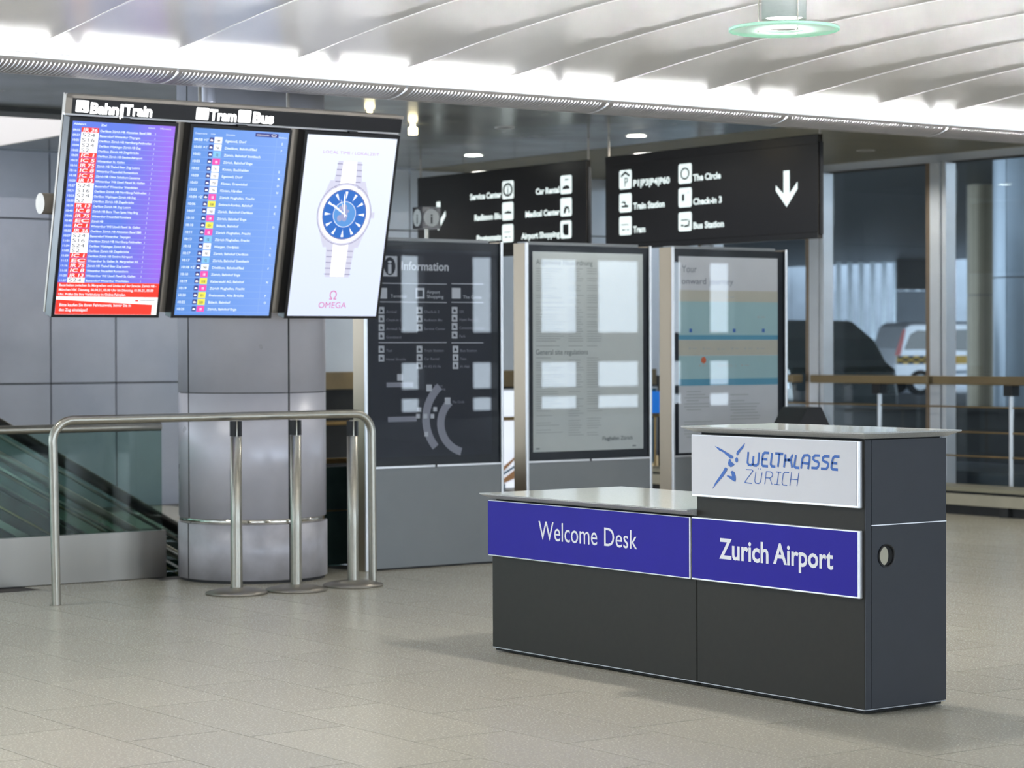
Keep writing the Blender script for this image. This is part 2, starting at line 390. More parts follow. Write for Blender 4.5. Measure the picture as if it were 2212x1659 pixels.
ceil = MB().box(-8, 20, -8, 4.0, 3.06, 3.3).build('ceiling', 'ceil_plain', kind='structure')
p0 = strip(.0095, PITCH - .0095, 0, .025).build('ceiling_panel', 'vault_white', ceil)
r0 = strip(-.0060, .0060, -.003, .02).build('ceiling_rib', 'rib_white', ceil)
for k in range(-18, 16):
    a = p0 if k == -18 else p0.copy(); b = r0 if k == -18 else r0.copy()
    if k > -18: COL.objects.link(a); COL.objects.link(b)
    a.location = (8.28 + PITCH * k, 0, 0); b.location = (8.28 + PITCH * k, 0, 0)

# cove with grille and fluorescent tubes
trough = MB()
trough.box(-6, 20, 11.692, 11.702, 3.0, 3.026); trough.box(-6, 20, 11.925, 11.94, 2.938, 3.27)
trough.box(-6, 20, 4.298, 4.308, 3.0, 3.026); trough.box(-6, 20, 4.0, 4.298, 2.99, 3.0)
trough = trough.build('trim_1', 'trough_white', kind='structure')
MB().box(-6, 20, 11.715, 11.893, 3.004, 3.010).build('light_block_tray', 'trough_white', trough)  # added unseen tray, keeps direct tube light off the grille slits
MB().box(-6, 20, 11.690, 11.703, 3.026, 3.0295).build('edge_strip', 'lip_edge', trough)
def gp(t): a = math.radians(t); return 11.912 - .212 * math.cos(a), 3.000 - .064 * math.sin(a)
def garc(mb, x0, x1, t0, t1, n, th=.004):
    A = [gp(t0 + (t1 - t0) * i / n) for i in range(n + 1)]; B = [(y + th * .6, z + th) for y, z in A]
    vs = [(x, y, z) for P in (A, B) for y, z in P for x in (x0, x1)]; m = 2 * (n + 1)
    fs = [(2 * i, 2 * i + 2, 2 * i + 3, 2 * i + 1) for i in range(n)] + [(m + 2 * i, m + 2 * i + 1, m + 2 * i + 3, m + 2 * i + 2) for i in range(n)]
    mb.add(vs, fs, True); mb.add(vs, [(2 * i, m + 2 * i, m + 2 * i + 2, 2 * i + 2) for i in range(n)] + [(2 * i + 1, 2 * i + 3, m + 2 * i + 3, m + 2 * i + 1) for i in range(n)])
SEG = 1.505
gm = MB()
garc(gm, .008, SEG - .008, 0, 13, 2); garc(gm, .008, SEG - .008, 82, 90, 2)
garc(gm, .008, .03, 13, 82, 8); garc(gm, SEG - .03, SEG - .008, 13, 82, 8)
nb = 58
for i in range(nb):
    x = .03 + (SEG - .06) * (i + .5) / nb; garc(gm, x - .0086, x + .0086, 13, 82, 8)
g0 = gm.build('grille_segment', 'grille_grey', trough)
for k in range(0, 10):
    o = g0 if k == 0 else g0.copy()
    if k: COL.objects.link(o)
    o.location = (3.18 + SEG * k, 0, 0)
tb = MB().tube([(0, 0, 0), (1.53, 0, 0)], .012, 10)
tu = tb.build('lamp_tube', 'tube_glow', trough)
first = True
for yy in (11.815, 4.185):  # second row added out of view, lights the vault from its other side
    for k in range(-5, 9):
        o = tu if first else tu.copy()
        if not first: COL.objects.link(o)
        first = False
        o.location = (5.69 + 1.63 * k, yy, 3.030)

# low metal ceiling behind the cove
c2 = MB().box(-6, 13.35, 11.94, 16.65, 3.27, 3.36); c2.box(8.71, 13.35, 16.65, 20.1, 3.27, 3.36)
c2 = c2.build('ceiling', 'ceil_metal', kind='structure')
MB().box(13.35, 16.6, 11.94, 20.3, 3.265, 3.36).build('ceiling', 'ceil_olive', kind='structure')
MB().box(-6, 8.71, 16.60, 16.98, 3.235, 3.36).build('trim_2', 'ceil_dark', kind='structure')
MB().box(-6, 8.70, 16.98, 20.1, 3.275, 3.36).build('ceiling', 'glow_ceiling', kind='structure')

# ------------------------------------------------------------------ back wall of steel panels
PW = .6553; XJ = 8.79
wb = MB().box(4.0, 16.6, 20.13, 20.3, -3, 3.3).build('wall_back', 'joint_dark', kind='structure')
zr = [(-1.0, 1.15), (1.15, 2.65), (2.65, 3.268)]
for r, (z0, z1) in enumerate(zr):
    for k in range(-5, 12):
        x0 = XJ + PW * k + .52
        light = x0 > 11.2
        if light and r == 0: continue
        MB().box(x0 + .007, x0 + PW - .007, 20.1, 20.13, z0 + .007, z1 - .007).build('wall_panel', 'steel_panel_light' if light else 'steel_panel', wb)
MB().box(11.3, 16.4, 20.04, 20.12, 1.06, 1.23).build('trim_3', 'wood_rail', kind='structure')
MB().box(11.3, 16.4, 20.09, 20.13, -.004, 1.06).build('wall_back_low', 'dark_wall', kind='structure')

# unseen hall sides; wide windows added for daylight, dark end for totem reflections
fac = MB(); facd = MB(); wins = [(-5, -1.2), (-.6, 3.2), (3.8, 7.6), (8.2, 12), (12.6, 16.4), (17, 20.4), (21.75, 22.2), (23.2, 23.7), (24.65, 25.55), (25.9, 26.95), (27.45, 27.95), (28.5, 29.1)]
xp = -8.0
for a, b in wins:
    q_ = fac if b < 21 else facd
    q_.box(xp, a, -7.2, -7.0, 0, 3.3); q_.box(a, b, -7.2, -7.0, 0, .4); q_.box(a, b, -7.2, -7.0, 3.02, 3.3)
    if b > 21: q_.box(a, b, -7.2, -7.0, .62, .78); q_.box(a, b, -7.2, -7.0, 1.22, 1.74)
    xp = b
facd.box(xp, 32, -7.2, -7.0, 0, 3.3)
fac.build('wall_front', 'wall_cream', kind='structure'); facd.build('wall_front', 'wall_dark', kind='structure')
MB().box(-8.2, -8, -7.2, 20.3, 0, 3.3).build('wall_left', 'wall_cream', kind='structure')
MB().box(20, 32, -8, 8, 3.06, 3.3).build('ceiling', 'wall_dark', kind='structure')
MB().box(16.6, 32, -8, 8, -.12, -.004).build('floor', 'wall_dark', kind='structure')
MB().box(32, 32.2, -8, 8, 0, 3.3).build('wall_right', 'wall_dark', kind='structure')
MB().box(20, 32, 8, 8.2, 0, 3.3).build('wall_right_side', 'wall_dark', kind='structure')

# ------------------------------------------------------------------ round column
CXY = (7.54, 13.28); CR = .468
col = thing('round_column', 'round steel clad column with mirror band near its foot behind the stanchions', 'column', (CXY[0], CXY[1], 0))
MB().lathe((*CXY, 0), [(CR - .012, 0), (CR - .012, 3.27)], 48).build('core', 'joint_dark', col)
camang = math.atan2(-CXY[1], -CXY[0])
def colang(px):  # angle on the column whose silhouette x is px
    best = None
    for k in range(-90, 91):
        a = camang + math.radians(k); d = V(CXY[0] + CR * math.cos(a), CXY[1] + CR * math.sin(a), 1) - CC
        e = abs(CX + FPX * (d @ CI) / (d @ CF) - px)
        if best is None or e < best[0]: best = (e, a)
    return best[1]
seams = [colang(407), colang(624)]
seams = seams + [seams[1] + (2 * math.pi - abs(seams[1] - seams[0])) * f for f in (.25, .5, .75)] if seams[1] > seams[0] else seams
seams = sorted(seams)
for i, a in enumerate(seams):
    b = seams[i + 1] if i + 1 < len(seams) else seams[0] + 2 * math.pi
    g = .006 / CR
    for z0, z1, m in ((.40, 1.18, 'column_steel'), (1.186, 3.27, 'column_steel'), (.02, .365, 'column_base')):
        rr = CR + (.006 if z1 < .38 else 0)
        MB().lathe((*CXY, 0), [(rr - .010, z0), (rr, z0), (rr, z1), (rr - .010, z1)], max(6, int((b - a) * 9)), a0=a + g, a1=b - g).build('cladding_panel', m, col)
MB().lathe((*CXY, 0), [(CR - .012, .365), (CR - .004, .367), (CR - .004, .398), (CR - .012, .40)], 48).build('mirror_band', 'mirror_band', col)

# ------------------------------------------------------------------ welcome desk
def counter(name, label, y0, y1, depth, ztop):
    r = thing(name, label, 'counter', (6.603, (y0 + y1) / 2, 0)); xf, xb = 6.603, 6.603 + depth
    MB().box(xf, xb, y0 + .001, y1 - .001, .022, ztop).build('body', ['desk_grey'], r, bevel=.002)
    MB().box(xf - .001, xb + .001, y0, y1, .0175, .0215).build('bottom_trim', 'trim_grey', r)
    MB().box(xf + .012, xb - .012, y0 + .012, y1 - .012, .006, .0174).build('base_frame', 'shadow_gap', r)
    for yy in (y0 + .06, y1 - .06):
        for xx in (xf + .06, xb - .06): MB().lathe((xx, yy, 0), [(0, 0), (.022, 0), (.022, .006), (0, .006)], 12).build('foot', 'black_plastic', r)
    MB().box(xf + .015, xb - .015, y0 + .015, y1 - .015, ztop, ztop + .006).build('shadow_gap', 'shadow_gap', r)
    return r
def slab(r, x0, x1, y0, y1, zb, zt, cut, yflat=None):
    """stone top, its edge sloping in towards the underside"""
    mb = MB(); yl = yflat if yflat is not None else y0
    T = [(x0, yl, zt), (x1, yl, zt), (x1, y1, zt), (x0, y1, zt)]; cy = 0 if yflat is not None else cut
    M_ = [(a, b, zt - .006) for a, b, c in T]
    B = [(x0 + cut, yl + cy, zb), (x1 - cut, yl + cy, zb), (x1 - cut, y1 - cut, zb), (x0 + cut, y1 - cut, zb)]
    mb.add(T, [(0, 1, 2, 3)], mi=0)
    mb.add(T + M_, [(i, 4 + i, 4 + (i + 1) % 4, (i + 1) % 4) for i in range(4)], mi=1)
    mb.add(M_ + B, [(i, 4 + i, 4 + (i + 1) % 4, (i + 1) % 4) for i in range(4)], mi=1); mb.add(B, [(3, 2, 1, 0)], mi=1)
    return mb.build('worktop', ['stone_top', 'stone_edge'], r)
XF = 6.603
def signpanel(r, y0, y1, z0, z1, face, fl, fr, ft, fb):
    th = .020
    fr_ = MB().box(XF - th, XF, y0, y1, z0, z1).build('sign_frame', 'aluminium', r, bevel=.003)
    return MB().box(XF - th - .002, XF - th + .004, y0 + fr, y1 - fl, z0 + fb, z1 - ft).build('sign_face', face, r)
low = counter('low_counter', 'low dark grey counter with blue Welcome Desk panel and pale stone top', 7.802, 9.316, .775, .727)
slab(low, 6.552, 7.42, 7.80, 9.350, .733, .760, .045, 7.802)
f1 = signpanel(low, 7.820, 9.322, .460, .7265, 'sign_blue', .002, .008, .003, .006)
tall = counter('tall_counter', 'tall dark grey counter with white athletics logo panel and blue Zurich Airport panel', 6.779, 7.799, .450, 1.084)
slab(tall, 6.555, 7.10, 6.732, 7.846, 1.091, 1.118, .045)
f2 = signpanel(tall, 6.790, 7.810, .460, .7295, 'sign_blue', .003, .010, .006, .008)
f3 = signpanel(tall, 6.790, 7.810, .817, 1.083, 'sign_white', .003, .012, .004, .010)
# side skin of the tall counter
sk = MB(); N = 32; hc = V(6.717, 0, .625); hr = .047
def sidewall(mb, y, x0, x1, z0, z1, flip):
    rim = [(hc[0] + hr * math.cos(2 * math.pi * k / N), y, hc[2] + hr * math.sin(2 * math.pi * k / N)) for k in range(N)]
    out = []
    for k in range(N):
        c, s_ = math.cos(2 * math.pi * k / N), math.sin(2 * math.pi * k / N)
        tx = ((x1 - hc[0]) / c if c > 1e-6 else (x0 - hc[0]) / c if c < -1e-6 else 1e9); tz = ((z1 - hc[2]) / s_ if s_ > 1e-6 else (z0 - hc[2]) / s_ if s_ < -1e-6 else 1e9)
        t = min(abs(tx), abs(tz)); out.append((hc[0] + t * c, y, hc[2] + t * s_))
    mb.add(rim + out, [((i, N + i, N + (i + 1) % N, (i + 1) % N)) for i in range(N)])
    for cx_, cz_ in ((x0, z0), (x1, z0), (x0, z1), (x1, z1)):
        ds = sorted(range(N), key=lambda k: (out[k][0] - cx_) ** 2 + (out[k][2] - cz_) ** 2)
        ks = [k for k in range(N)]
        for k in ks:
            a, b = out[k], out[(k + 1) % N]
            if (abs(a[0] - cx_) < 1e-6 and abs(b[2] - cz_) < 1e-6) or (abs(a[2] - cz_) < 1e-6 and abs(b[0] - cx_) < 1e-6): mb.add([a, (cx_, y, cz_), b], [(0, 1, 2)])
sidewall(sk, 6.774, 6.636, 7.053, .024, .746, 0)
sk.build('side_panel', 'desk_side', tall)
MB().box(6.603, 6.634, 6.774, 6.779, .024, 1.086).build('corner_post', 'desk_side', tall)
MB().box(6.636, 7.053, 6.774, 6.779, .7505, 1.086).build('side_panel', 'desk_side', tall)
MB().box(6.634, 7.054, 6.7725, 6.779, .7462, .7502).build('chrome_line', 'aluminium', tall)
gr = MB()
gr.add([(hc[0] + r_ * math.cos(2 * math.pi * k / N), y_, hc[2] + r_ * math.sin(2 * math.pi * k / N)) for r_, y_ in ((hr, 6.770), (hr - .007, 6.770), (hr - .007, 6.7785)) for k in range(N)],
       [(j * N + k, j * N + (k + 1) % N, (j + 1) * N + (k + 1) % N, (j + 1) * N + k) for j in range(2) for k in range(N)], True)
gr.build('cable_grommet', 'black_plastic', tall)
hp = MB().poly([(hc[0] + .040 * math.cos(2 * math.pi * k / N) - .004, 6.7777, hc[2] + .040 * math.sin(2 * math.pi * k / N)) for k in range(N)])
hp.build('grommet_hole', 'shadow_gap', tall)
hl = MB().poly([(hc[0] - .0125 + .0255 * math.cos(2 * math.pi * k / 28), 6.7768, hc[2] + .0375 * math.sin(2 * math.pi * k / 28)) for k in range(28)])
hl.build('cable_cover', 'heater_cream', tall)
# lettering on the desk, laid out in the plane of the panels
XP = XF - .0232
def deskpt(x, y): return on(x, y, 0, XP)
def desktext(parent, s, l, rgt, hpx, m, wt):
    a, b = deskpt(*l), deskpt(*rgt); mb = MB(); dz = abs(deskpt(l[0], l[1])[2] - deskpt(l[0], l[1] - hpx)[2])
    a[2] = (a[2] + b[2]) / 2; W = abs(b[1] - a[1])
    text(mb, s, a, -Y1, Z1, dz, W, wt); return mb.build('lettering', m, parent)
desktext(f1, 'Welcome', (1163.4, 1165), (1291, 1178), 39.5, 'letter_white', 'r'); desktext(f1, 'Desk', (1302.5, 1179), (1375.5, 1186), 39.5, 'letter_white', 'r')
desktext(f2, 'Zurich', (1554.7, 1206), (1661.7, 1216), 42, 'letter_white', 'b'); desktext(f2, 'Airport', (1671.4, 1217), (1799, 1229), 42, 'letter_white', 'b')
def zp(a, b): return deskpt(1480 + a / 3.814, 900 + b / 3.814)
fig = MB(); NX = -X1
for P in ([(243, 240), (290, 262), (345, 295), (390, 322), (398, 335), (390, 345), (372, 345), (340, 318), (315, 295), (280, 278)],
          [(360, 352), (372, 347), (380, 372), (408, 392), (395, 408), (375, 416), (358, 405), (353, 385)],
          [(494, 215), (480, 255), (455, 285), (435, 318), (425, 320), (421, 305), (428, 285), (450, 262), (470, 240)],
          [(328, 418), (340, 420), (348, 432), (335, 460), (315, 490), (280, 530), (222, 598), (250, 540), (285, 490), (305, 460)],
          [(388, 445), (405, 455), (416, 490), (418, 520), (412, 538), (385, 522), (340, 488), (352, 484), (385, 492), (382, 470), (372, 455)],
          [(424 + 12 * math.cos(a), 357 + 22 * math.sin(a)) for a in np.linspace(0, 2 * math.pi, 18)[:-1]]):
    fig.poly([zp(*q) for q in P])
fig.build('athlete_logo', 'logo_blue', f3)
lw = MB()
S1 = [(1110, 322), (1070, 320), (1056, 334), (1056, 352), (1068, 364), (1092, 372), (1100, 386), (1096, 410), (1084, 424), (1040, 422)]
for P in ([(520, 290), (513, 378), (522, 396), (542, 400), (556, 390), (563, 325)], [(556, 390), (566, 402), (585, 404), (600, 388), (610, 295)],
          [(692, 300), (655, 297), (641, 310), (634, 350), (630, 388), (640, 406), (682, 409)], [(634, 350), (676, 353)],
          [(716, 300), (704, 392), (712, 408), (742, 412)], [(742, 303), (808, 308)], [(776, 306), (764, 414)],
          [(826, 310), (814, 418)], [(886, 312), (868, 352), (820, 360)], [(846, 358), (872, 368), (880, 420)],
          [(912, 316), (898, 408), (908, 420), (940, 422)], [(955, 428), (966, 345), (980, 320), (1012, 318), (1026, 332), (1022, 370), (1012, 432)], [(962, 382), (1018, 388)],
          S1, [(a + 78, b + 6) for a, b in S1], [(1270, 330), (1232, 328), (1217, 342), (1208, 383), (1204, 420), (1214, 434), (1258, 438)], [(1208, 383), (1252, 386)]):
    lw.stroke([zp(*q) for q in P], .0052, NX)
for P in ([(500, 436), (550, 438), (558, 448), (496, 530), (492, 544), (550, 550)], [(582, 455), (572, 530), (580, 548), (606, 551), (620, 538), (634, 460)],
          [(603, 425), (602, 434)], [(620, 427), (619, 436)], [(655, 556), (668, 453), (706, 455), (720, 470), (716, 492), (700, 505), (664, 505)], [(696, 506), (716, 560)],
          [(748, 455), (792, 458)], [(770, 457), (756, 560)], [(732, 558), (778, 562)], [(856, 460), (820, 457), (808, 472), (797, 545), (806, 563), (840, 566)],
          [(876, 458), (862, 570)], [(936, 462), (920, 572)], [(868, 515), (928, 519)]):
    lw.stroke([zp(*q) for q in P], .0019, NX)
lw.build('logo_lettering', 'logo_blue', f3)

# ------------------------------------------------------------------ departure board
PH = math.radians(13.3); BO = V(5.794, 12.2, 2.855); BN = V(0, -math.cos(PH), -math.sin(PH)); BD = V(0, math.sin(PH), -math.cos(PH))
def bp(u, v, d=0.0): return BO + X1 * u + BD * v + BN * d          # d forward of the front plane
def bbox(mb, u0, u1, v0, v1, d0, d1, mi=0): return mb.obox(bp((u0 + u1) / 2, (v0 + v1) / 2, (d0 + d1) / 2), X1 * (u1 - u0) / 2, BD * (v1 - v0) / 2, BN * (d1 - d0) / 2, mi)
def brect(mb, u0, u1, v0, v1, d, mi=0): return mb.poly([bp(u0, v1, d), bp(u1, v1, d), bp(u1, v0, d), bp(u0, v0, d)], mi)
board = thing('departure_board', 'hanging tilted board of three portrait screens headed Bahn Train, Tram and Bus', 'departure board', BO)
fm = MB()
bbox(fm, .004, 2.205, -.018, 1.232, -.100, -.082); bbox(fm, -.012, -.007, -.02, 1.235, -.10, -.080)
bbox(fm, .672, .70, .09, 1.20, -.08, -.03); bbox(fm, 1.437, 1.465, .09, 1.20, -.08, -.03); bbox(fm, -.04, 2.20, -.022, -.004, -.02, 0.0)
bbox(fm, -.042, -.001, -.02, .083, -.02, 0.0)
fm.build('frame', 'frame_tan', board)
hd = bbox(MB(), 0.0, 2.19, 0.0, .083, -.07, .001).build('header_panel', 'screen_bezel', board)
bbox(MB(), -.03, 2.19, .083, .096, -.05, -.02).build('header_sill', 'aluminium', board)
def buv(x, y):
    P = onp(x, y, BO, BN); return P[0] - BO[0], float((P - BO) @ BD)
def btext(mb, s, l, rgt, hpx, wt='b', mi=0, d=.003):
    (u0, v0), (u1, v1) = buv(*l), buv(*rgt); v = (v0 + v1) / 2; h = abs(buv(l[0], l[1] - hpx)[1] - v0)
    text(mb, s, bp(u0, v, d), X1, -BD, h, u1 - u0, wt, mi=mi)
for s, l, r_ in (('Bahn', (193, 244), (256, 247.5)), ('|', (256, 248), (268, 248.5)), ('Train', (268, 248), (328, 252)), ('Tram', (452, 259), (510, 262)), ('Bus', (544, 264), (590, 267))):
    ht = MB(); btext(ht, s, l, r_, 22, 'x'); ht.build('lettering', 'head_white', hd)
for x0, x1, y0, y1 in ((165, 190, 216, 243), (425, 449, 232, 259), (516, 540, 237, 265)):
    (a, va), (b, vb) = buv(x0, y0), buv(x1, y1)
    ic = MB().poly(rrect(bp((a + b) / 2, (va + vb) / 2, .003), X1, -BD, (b - a) / 2, (vb - va) / 2, .006))
    ic.build('icon', 'head_white', hd)
tr = MB(); (ua, va) = buv(177, 234)
tr.poly([bp(ua - .008, va + .012, .0045), bp(ua + .012, va + .012, .0045), bp(ua + .006, va, .0045), bp(ua - .004, va - .008, .0045), bp(ua - .002, va + .004, .0045)])
tr.build('train_pictogram', 'icon_dark', hd)
SC = [(.010, .652), (.770, 1.407), (1.535, 2.170)]; SV0, SV1 = .122, 1.230
screens = []
for (a, b), m in zip(SC, ('scr_trains', 'scr_buses', 'scr_advert')):
    s = bbox(MB(), a - .020, b + .020, SV0 - .020, SV1 + .018, -.075, .004).build('screen', 'screen_bezel', board, bevel=.002)
    brect(MB(), a, b, SV0, SV1, .0048).build('display', m, s)
    bbox(MB(), (a + b) / 2 - .03, (a + b) / 2 + .03, SV0 - .032, SV0 - .02, -.02, .006).build('light_sensor', 'black_plastic', s)
    screens.append(s)
# screen 1, trains
D, Dt = .0056, .0064
a, b = SC[0]; W = b - a; Hh = SV1 - SV0
rows = [('09:55', 'IR 36', 'Oerlikon Z\u00fcrich HB Altstetten Basel SBB'), ('09:57', 'S24', 'Bassersdorf Winterthur Thayngen'), ('10:01', 'S16', 'Oerlikon Z\u00fcrich HB Herrliberg-Feldmeilen'), ('10:04', 'S24', 'Oerlikon Wipkingen Z\u00fcrich HB Zug'),
        ('10:05', 'S2', 'Oerlikon Z\u00fcrich HB Ziegelbr\u00fccke'), ('10:09', 'IC 1', 'Oerlikon Z\u00fcrich HB Gen\u00e8ve-A\u00e9roport'), ('10:13', 'IC 5', 'Winterthur St. Gallen'), ('10:16', 'IR 75', 'Z\u00fcrich HB Thalwil Baar Zug Luzern'),
        ('10:16', 'IC 8', 'Winterthur Frauenfeld Romanshorn'), ('10:18', 'IC 5', 'Z\u00fcrich HB Olten Solothurn Lausanne'), ('10:23', 'IR 13', 'Winterthur Wil Uzwil Flawil St. Gallen'), ('10:27', 'S24', 'Bassersdorf Winterthur Weinfelden'),
        ('10:31', 'S16', 'Oerlikon Z\u00fcrich HB Herrliberg-Feldmeilen'), ('10:33', 'S24', 'Oerlikon Wipkingen Z\u00fcrich HB Zug'), ('10:35', 'S2', 'Oerlikon Z\u00fcrich HB Ziegelbr\u00fccke'), ('10:39', 'IR 13', 'Oerlikon Z\u00fcrich HB Zug Luzern'),
        ('10:40', 'IC 8', 'Z\u00fcrich HB Bern Thun Spiez Visp Brig'), ('10:46', 'IR 75', 'Winterthur Frauenfeld Konstanz'), ('10:48', 'EC', 'Z\u00fcrich HB'), ('10:53', 'IC 1', 'Winterthur Wil Uzwil Flawil St. Gallen'), ('10:55', 'IR 36', 'Oerlikon Z\u00fcrich HB Altstetten Basel SBB'),
        ('10:57', 'S24', 'Bassersdorf Winterthur Thayngen'), ('11:01', 'S16', 'Oerlikon Z\u00fcrich HB Herrliberg-Feldmeilen'), ('11:04', 'S24', 'Oerlikon Wipkingen Z\u00fcrich HB Zug'), ('11:05', 'S2', 'Oerlikon Z\u00fcrich HB Ziegelbr\u00fccke'),
        ('11:09', 'IC 1', 'Oerlikon Z\u00fcrich HB Gen\u00e8ve-A\u00e9roport'), ('11:13', 'EC', 'Winterthur St. Gallen St. Margrethen SG'), ('11:16', 'IR 75', 'Z\u00fcrich HB Thalwil Baar Zug Luzern'), ('11:18', 'IC 8', 'Winterthur Frauenfeld Romanshorn'),
        ('11:23', 'IR 13', 'Winterthur Wil Uzwil Flawil St. Gallen'), ('11:27', 'S24', 'Bassersdorf Winterthur Weinfelden')]
tx = MB(); red = MB(); wh = MB(); dk = MB(); ln = MB()
RV0 = SV0 + .033; RH = (SV0 + Hh * .832 - RV0) / len(rows)
CW = 1.0
text(tx, 'Abfahrt', bp(a + .008, SV0 + .022, D), X1, -BD, .011, .075, 'b'); text(tx, 'Ziel', bp(a + .175, SV0 + .022, D), X1, -BD, .011, .035, 'b')
text(tx, 'Gleis', bp(a + .47, SV0 + .022, D), X1, -BD, .010, .045); text(tx, 'Hinweis', bp(a + .545, SV0 + .022, D), X1, -BD, .010, .07)
for i, (t, l, dst) in enumerate(rows):
    v = RV0 + RH * i; vb = v + RH * .80
    text(tx, t, bp(a + .006, vb, D), X1, -BD, .0115, .045, 'b')
    isr = l[0] != 'S'
    brect(MB(), a + .058, a + .165, v + (.001 if isr else -.0004), v + RH - (.001 if isr else -.0004), D).build('line_badge', 'scr_red' if isr else 'scr_white', screens[0])
    if isr: text(tx, l, bp(a + .066, v + RH * .86, Dt), X1, -BD, .019, .09, 'b', slant=.18)
    else: text(dk, l, bp(a + .064, v + RH * .86, Dt), X1, -BD, .020, .027 * len(l))
    text(tx, dst, bp(a + .172, vb, D), X1, -BD, .0120, .0082 * len(dst), 'b')
    text(tx, '3', bp(a + .515, vb, D), X1, -BD, .010); brect(ln, a + .168, b - .004, v + RH - .0012, v + RH, D)
v1 = RV0 + RH * len(rows); v2 = SV0 + Hh * .906
brect(red, a, b, v1, v2, D)
for i, s in enumerate(('Bauarbeiten zwischen St. Margrethen und Lindau auf der Strecke Z\u00fcrich HB -', 'M\u00fcnchen Hbf. Dienstag, 06.04.21, 05.00 Uhr bis Dienstag, 01.06.21, 05.00', 'Uhr. Pr\u00fcfen Sie Ihre Verbindung im Online-Fahrplan.')):
    text(tx, s, bp(a + .010, v1 + (v2 - v1) * (.27 + .32 * i), Dt), X1, -BD, .0135, .0083 * len(s), 'b')
wh.poly([bp(a, SV1, D), bp(b, SV1, D), bp(b, v2, D), bp(a, v2, D)])
red.poly([bp(a, SV1 - .001, Dt), bp(b - .034, SV1 - .001, Dt), bp(b - .034, v2 + .044, Dt), bp(a, v2 + .018, Dt)]); brect(red, b - .145, b - .125, v2 + .016, v2 + .025, Dt)
brect(dk, b - .118, b - .02, v2 + .017, v2 + .020, Dt)
for i, s in enumerate(('Bitte kaufen Sie Ihren Fahrausweis, bevor Sie in', 'den Zug einsteigen!')): text(tx, s, bp(a + .022, SV1 - .048 + .028 * i, .0072), X1, -BD, .016, .0094 * len(s), 'b')
for mb, n, m in ((tx, 'timetable_text', 'scr_text'), (red, 'red_blocks', 'scr_red'), (wh, 'white_blocks', 'scr_white'), (dk, 'line_numbers', 'scr_dark'), (ln, 'row_lines', 'scr_line')): mb.build(n, m, screens[0], kind='stuff')
# screen 2, trams and buses
a, b = SC[1]
R2 = [('09:58 +1\'', '184', 'w', 'Egetswil, Dorf', 'E'), ('10:01 +1\'', '768', 'w', 'Dietlikon, Bahnhof/Bad', 'F'), ('10:02', '12', 'c', 'Z\u00fcrich, Bahnhof Stettbach', ''), ('10:03', '10', 'p', 'Z\u00fcrich, Bahnhof Enge', ''), ('10:03', '731', 'w', 'Kloten, Buchhalden', 'E'),
      ('10:03', '733', 'w', 'Egetswil, Dorf', 'M'), ('10:03', '735', 'w', 'Kloten, Graswinkel', 'D'), ('10:03', '736', 'w', 'Kloten, H\u00e4rdlen', 'N'), ('10:04 +2\'', '10', 'p', 'Z\u00fcrich Flughafen, Fracht', ''), ('10:06', '530', 'y', 'Embrach-Rorbas, Bahnhof', 'G'), ('10:07', '768', 'w', 'Z\u00fcrich, Bahnhof Oerlikon', 'K'),
      ('10:10', '10', 'p', 'Z\u00fcrich, Bahnhof Enge', ''), ('10:10', '531', 'y', 'B\u00fclach, Bahnhof', 'O'), ('10:11', '10', 'p', 'Z\u00fcrich Flughafen, Fracht', ''), ('10:13', '12', 'c', 'Z\u00fcrich Flughafen, Fracht', ''), ('10:13', '759', 'w', 'Wangen, Dorfplatz', 'L'), ('10:17', '787', 'w', 'Z\u00fcrich, Bahnhof Oerlikon', 'K'),
      ('10:17', '12', 'c', 'Z\u00fcrich, Bahnhof Stettbach', ''), ('10:18 +2\'', '768', 'w', 'Dietlikon, Bahnhof/Bad', 'F'), ('10:18', '10', 'p', 'Z\u00fcrich, Bahnhof Enge', ''), ('10:19', '510', 'y', 'Kaiserstuhl AG, Bahnhof', 'N'), ('10:19', '10', 'p', 'Z\u00fcrich Flughafen, Fracht', ''), ('10:20', '521', 'y', 'Freienstein, Alte Br\u00fccke', 'P'),
      ('10:22', '530', 'y', 'B\u00fclach, Bahnhof', 'O'), ('10:25', '10', 'p', 'Z\u00fcrich, Bahnhof Enge', '')]
tx = MB(); ln = MB(); dk = MB(); wt_ = MB(); blocks = {k: MB() for k in 'wcpy'}; nav = MB()
RV0 = SV0 + .045; RH = (SV1 - .018 - RV0) / len(R2)
for s, u, wd in (('Departure', .012, .08), ('Line', .115, .03), ('Direction', .215, .06), ('Platform', b - a - .068, .058)): text(tx, s, bp(a + u, SV0 + .036, D), X1, -BD, .010, wd)
brect(nav, a + .41, a + .565, SV0 + .010, SV0 + .032, D); text(wt_, 'Abfahrtsmonitor', bp(a + .418, SV0 + .025, Dt), X1, -BD, .009, .085)
wt_.stroke(ellipse(bp(a + .535, SV0 + .021, Dt), X1, -BD, .016, .006) , .0012, BN)
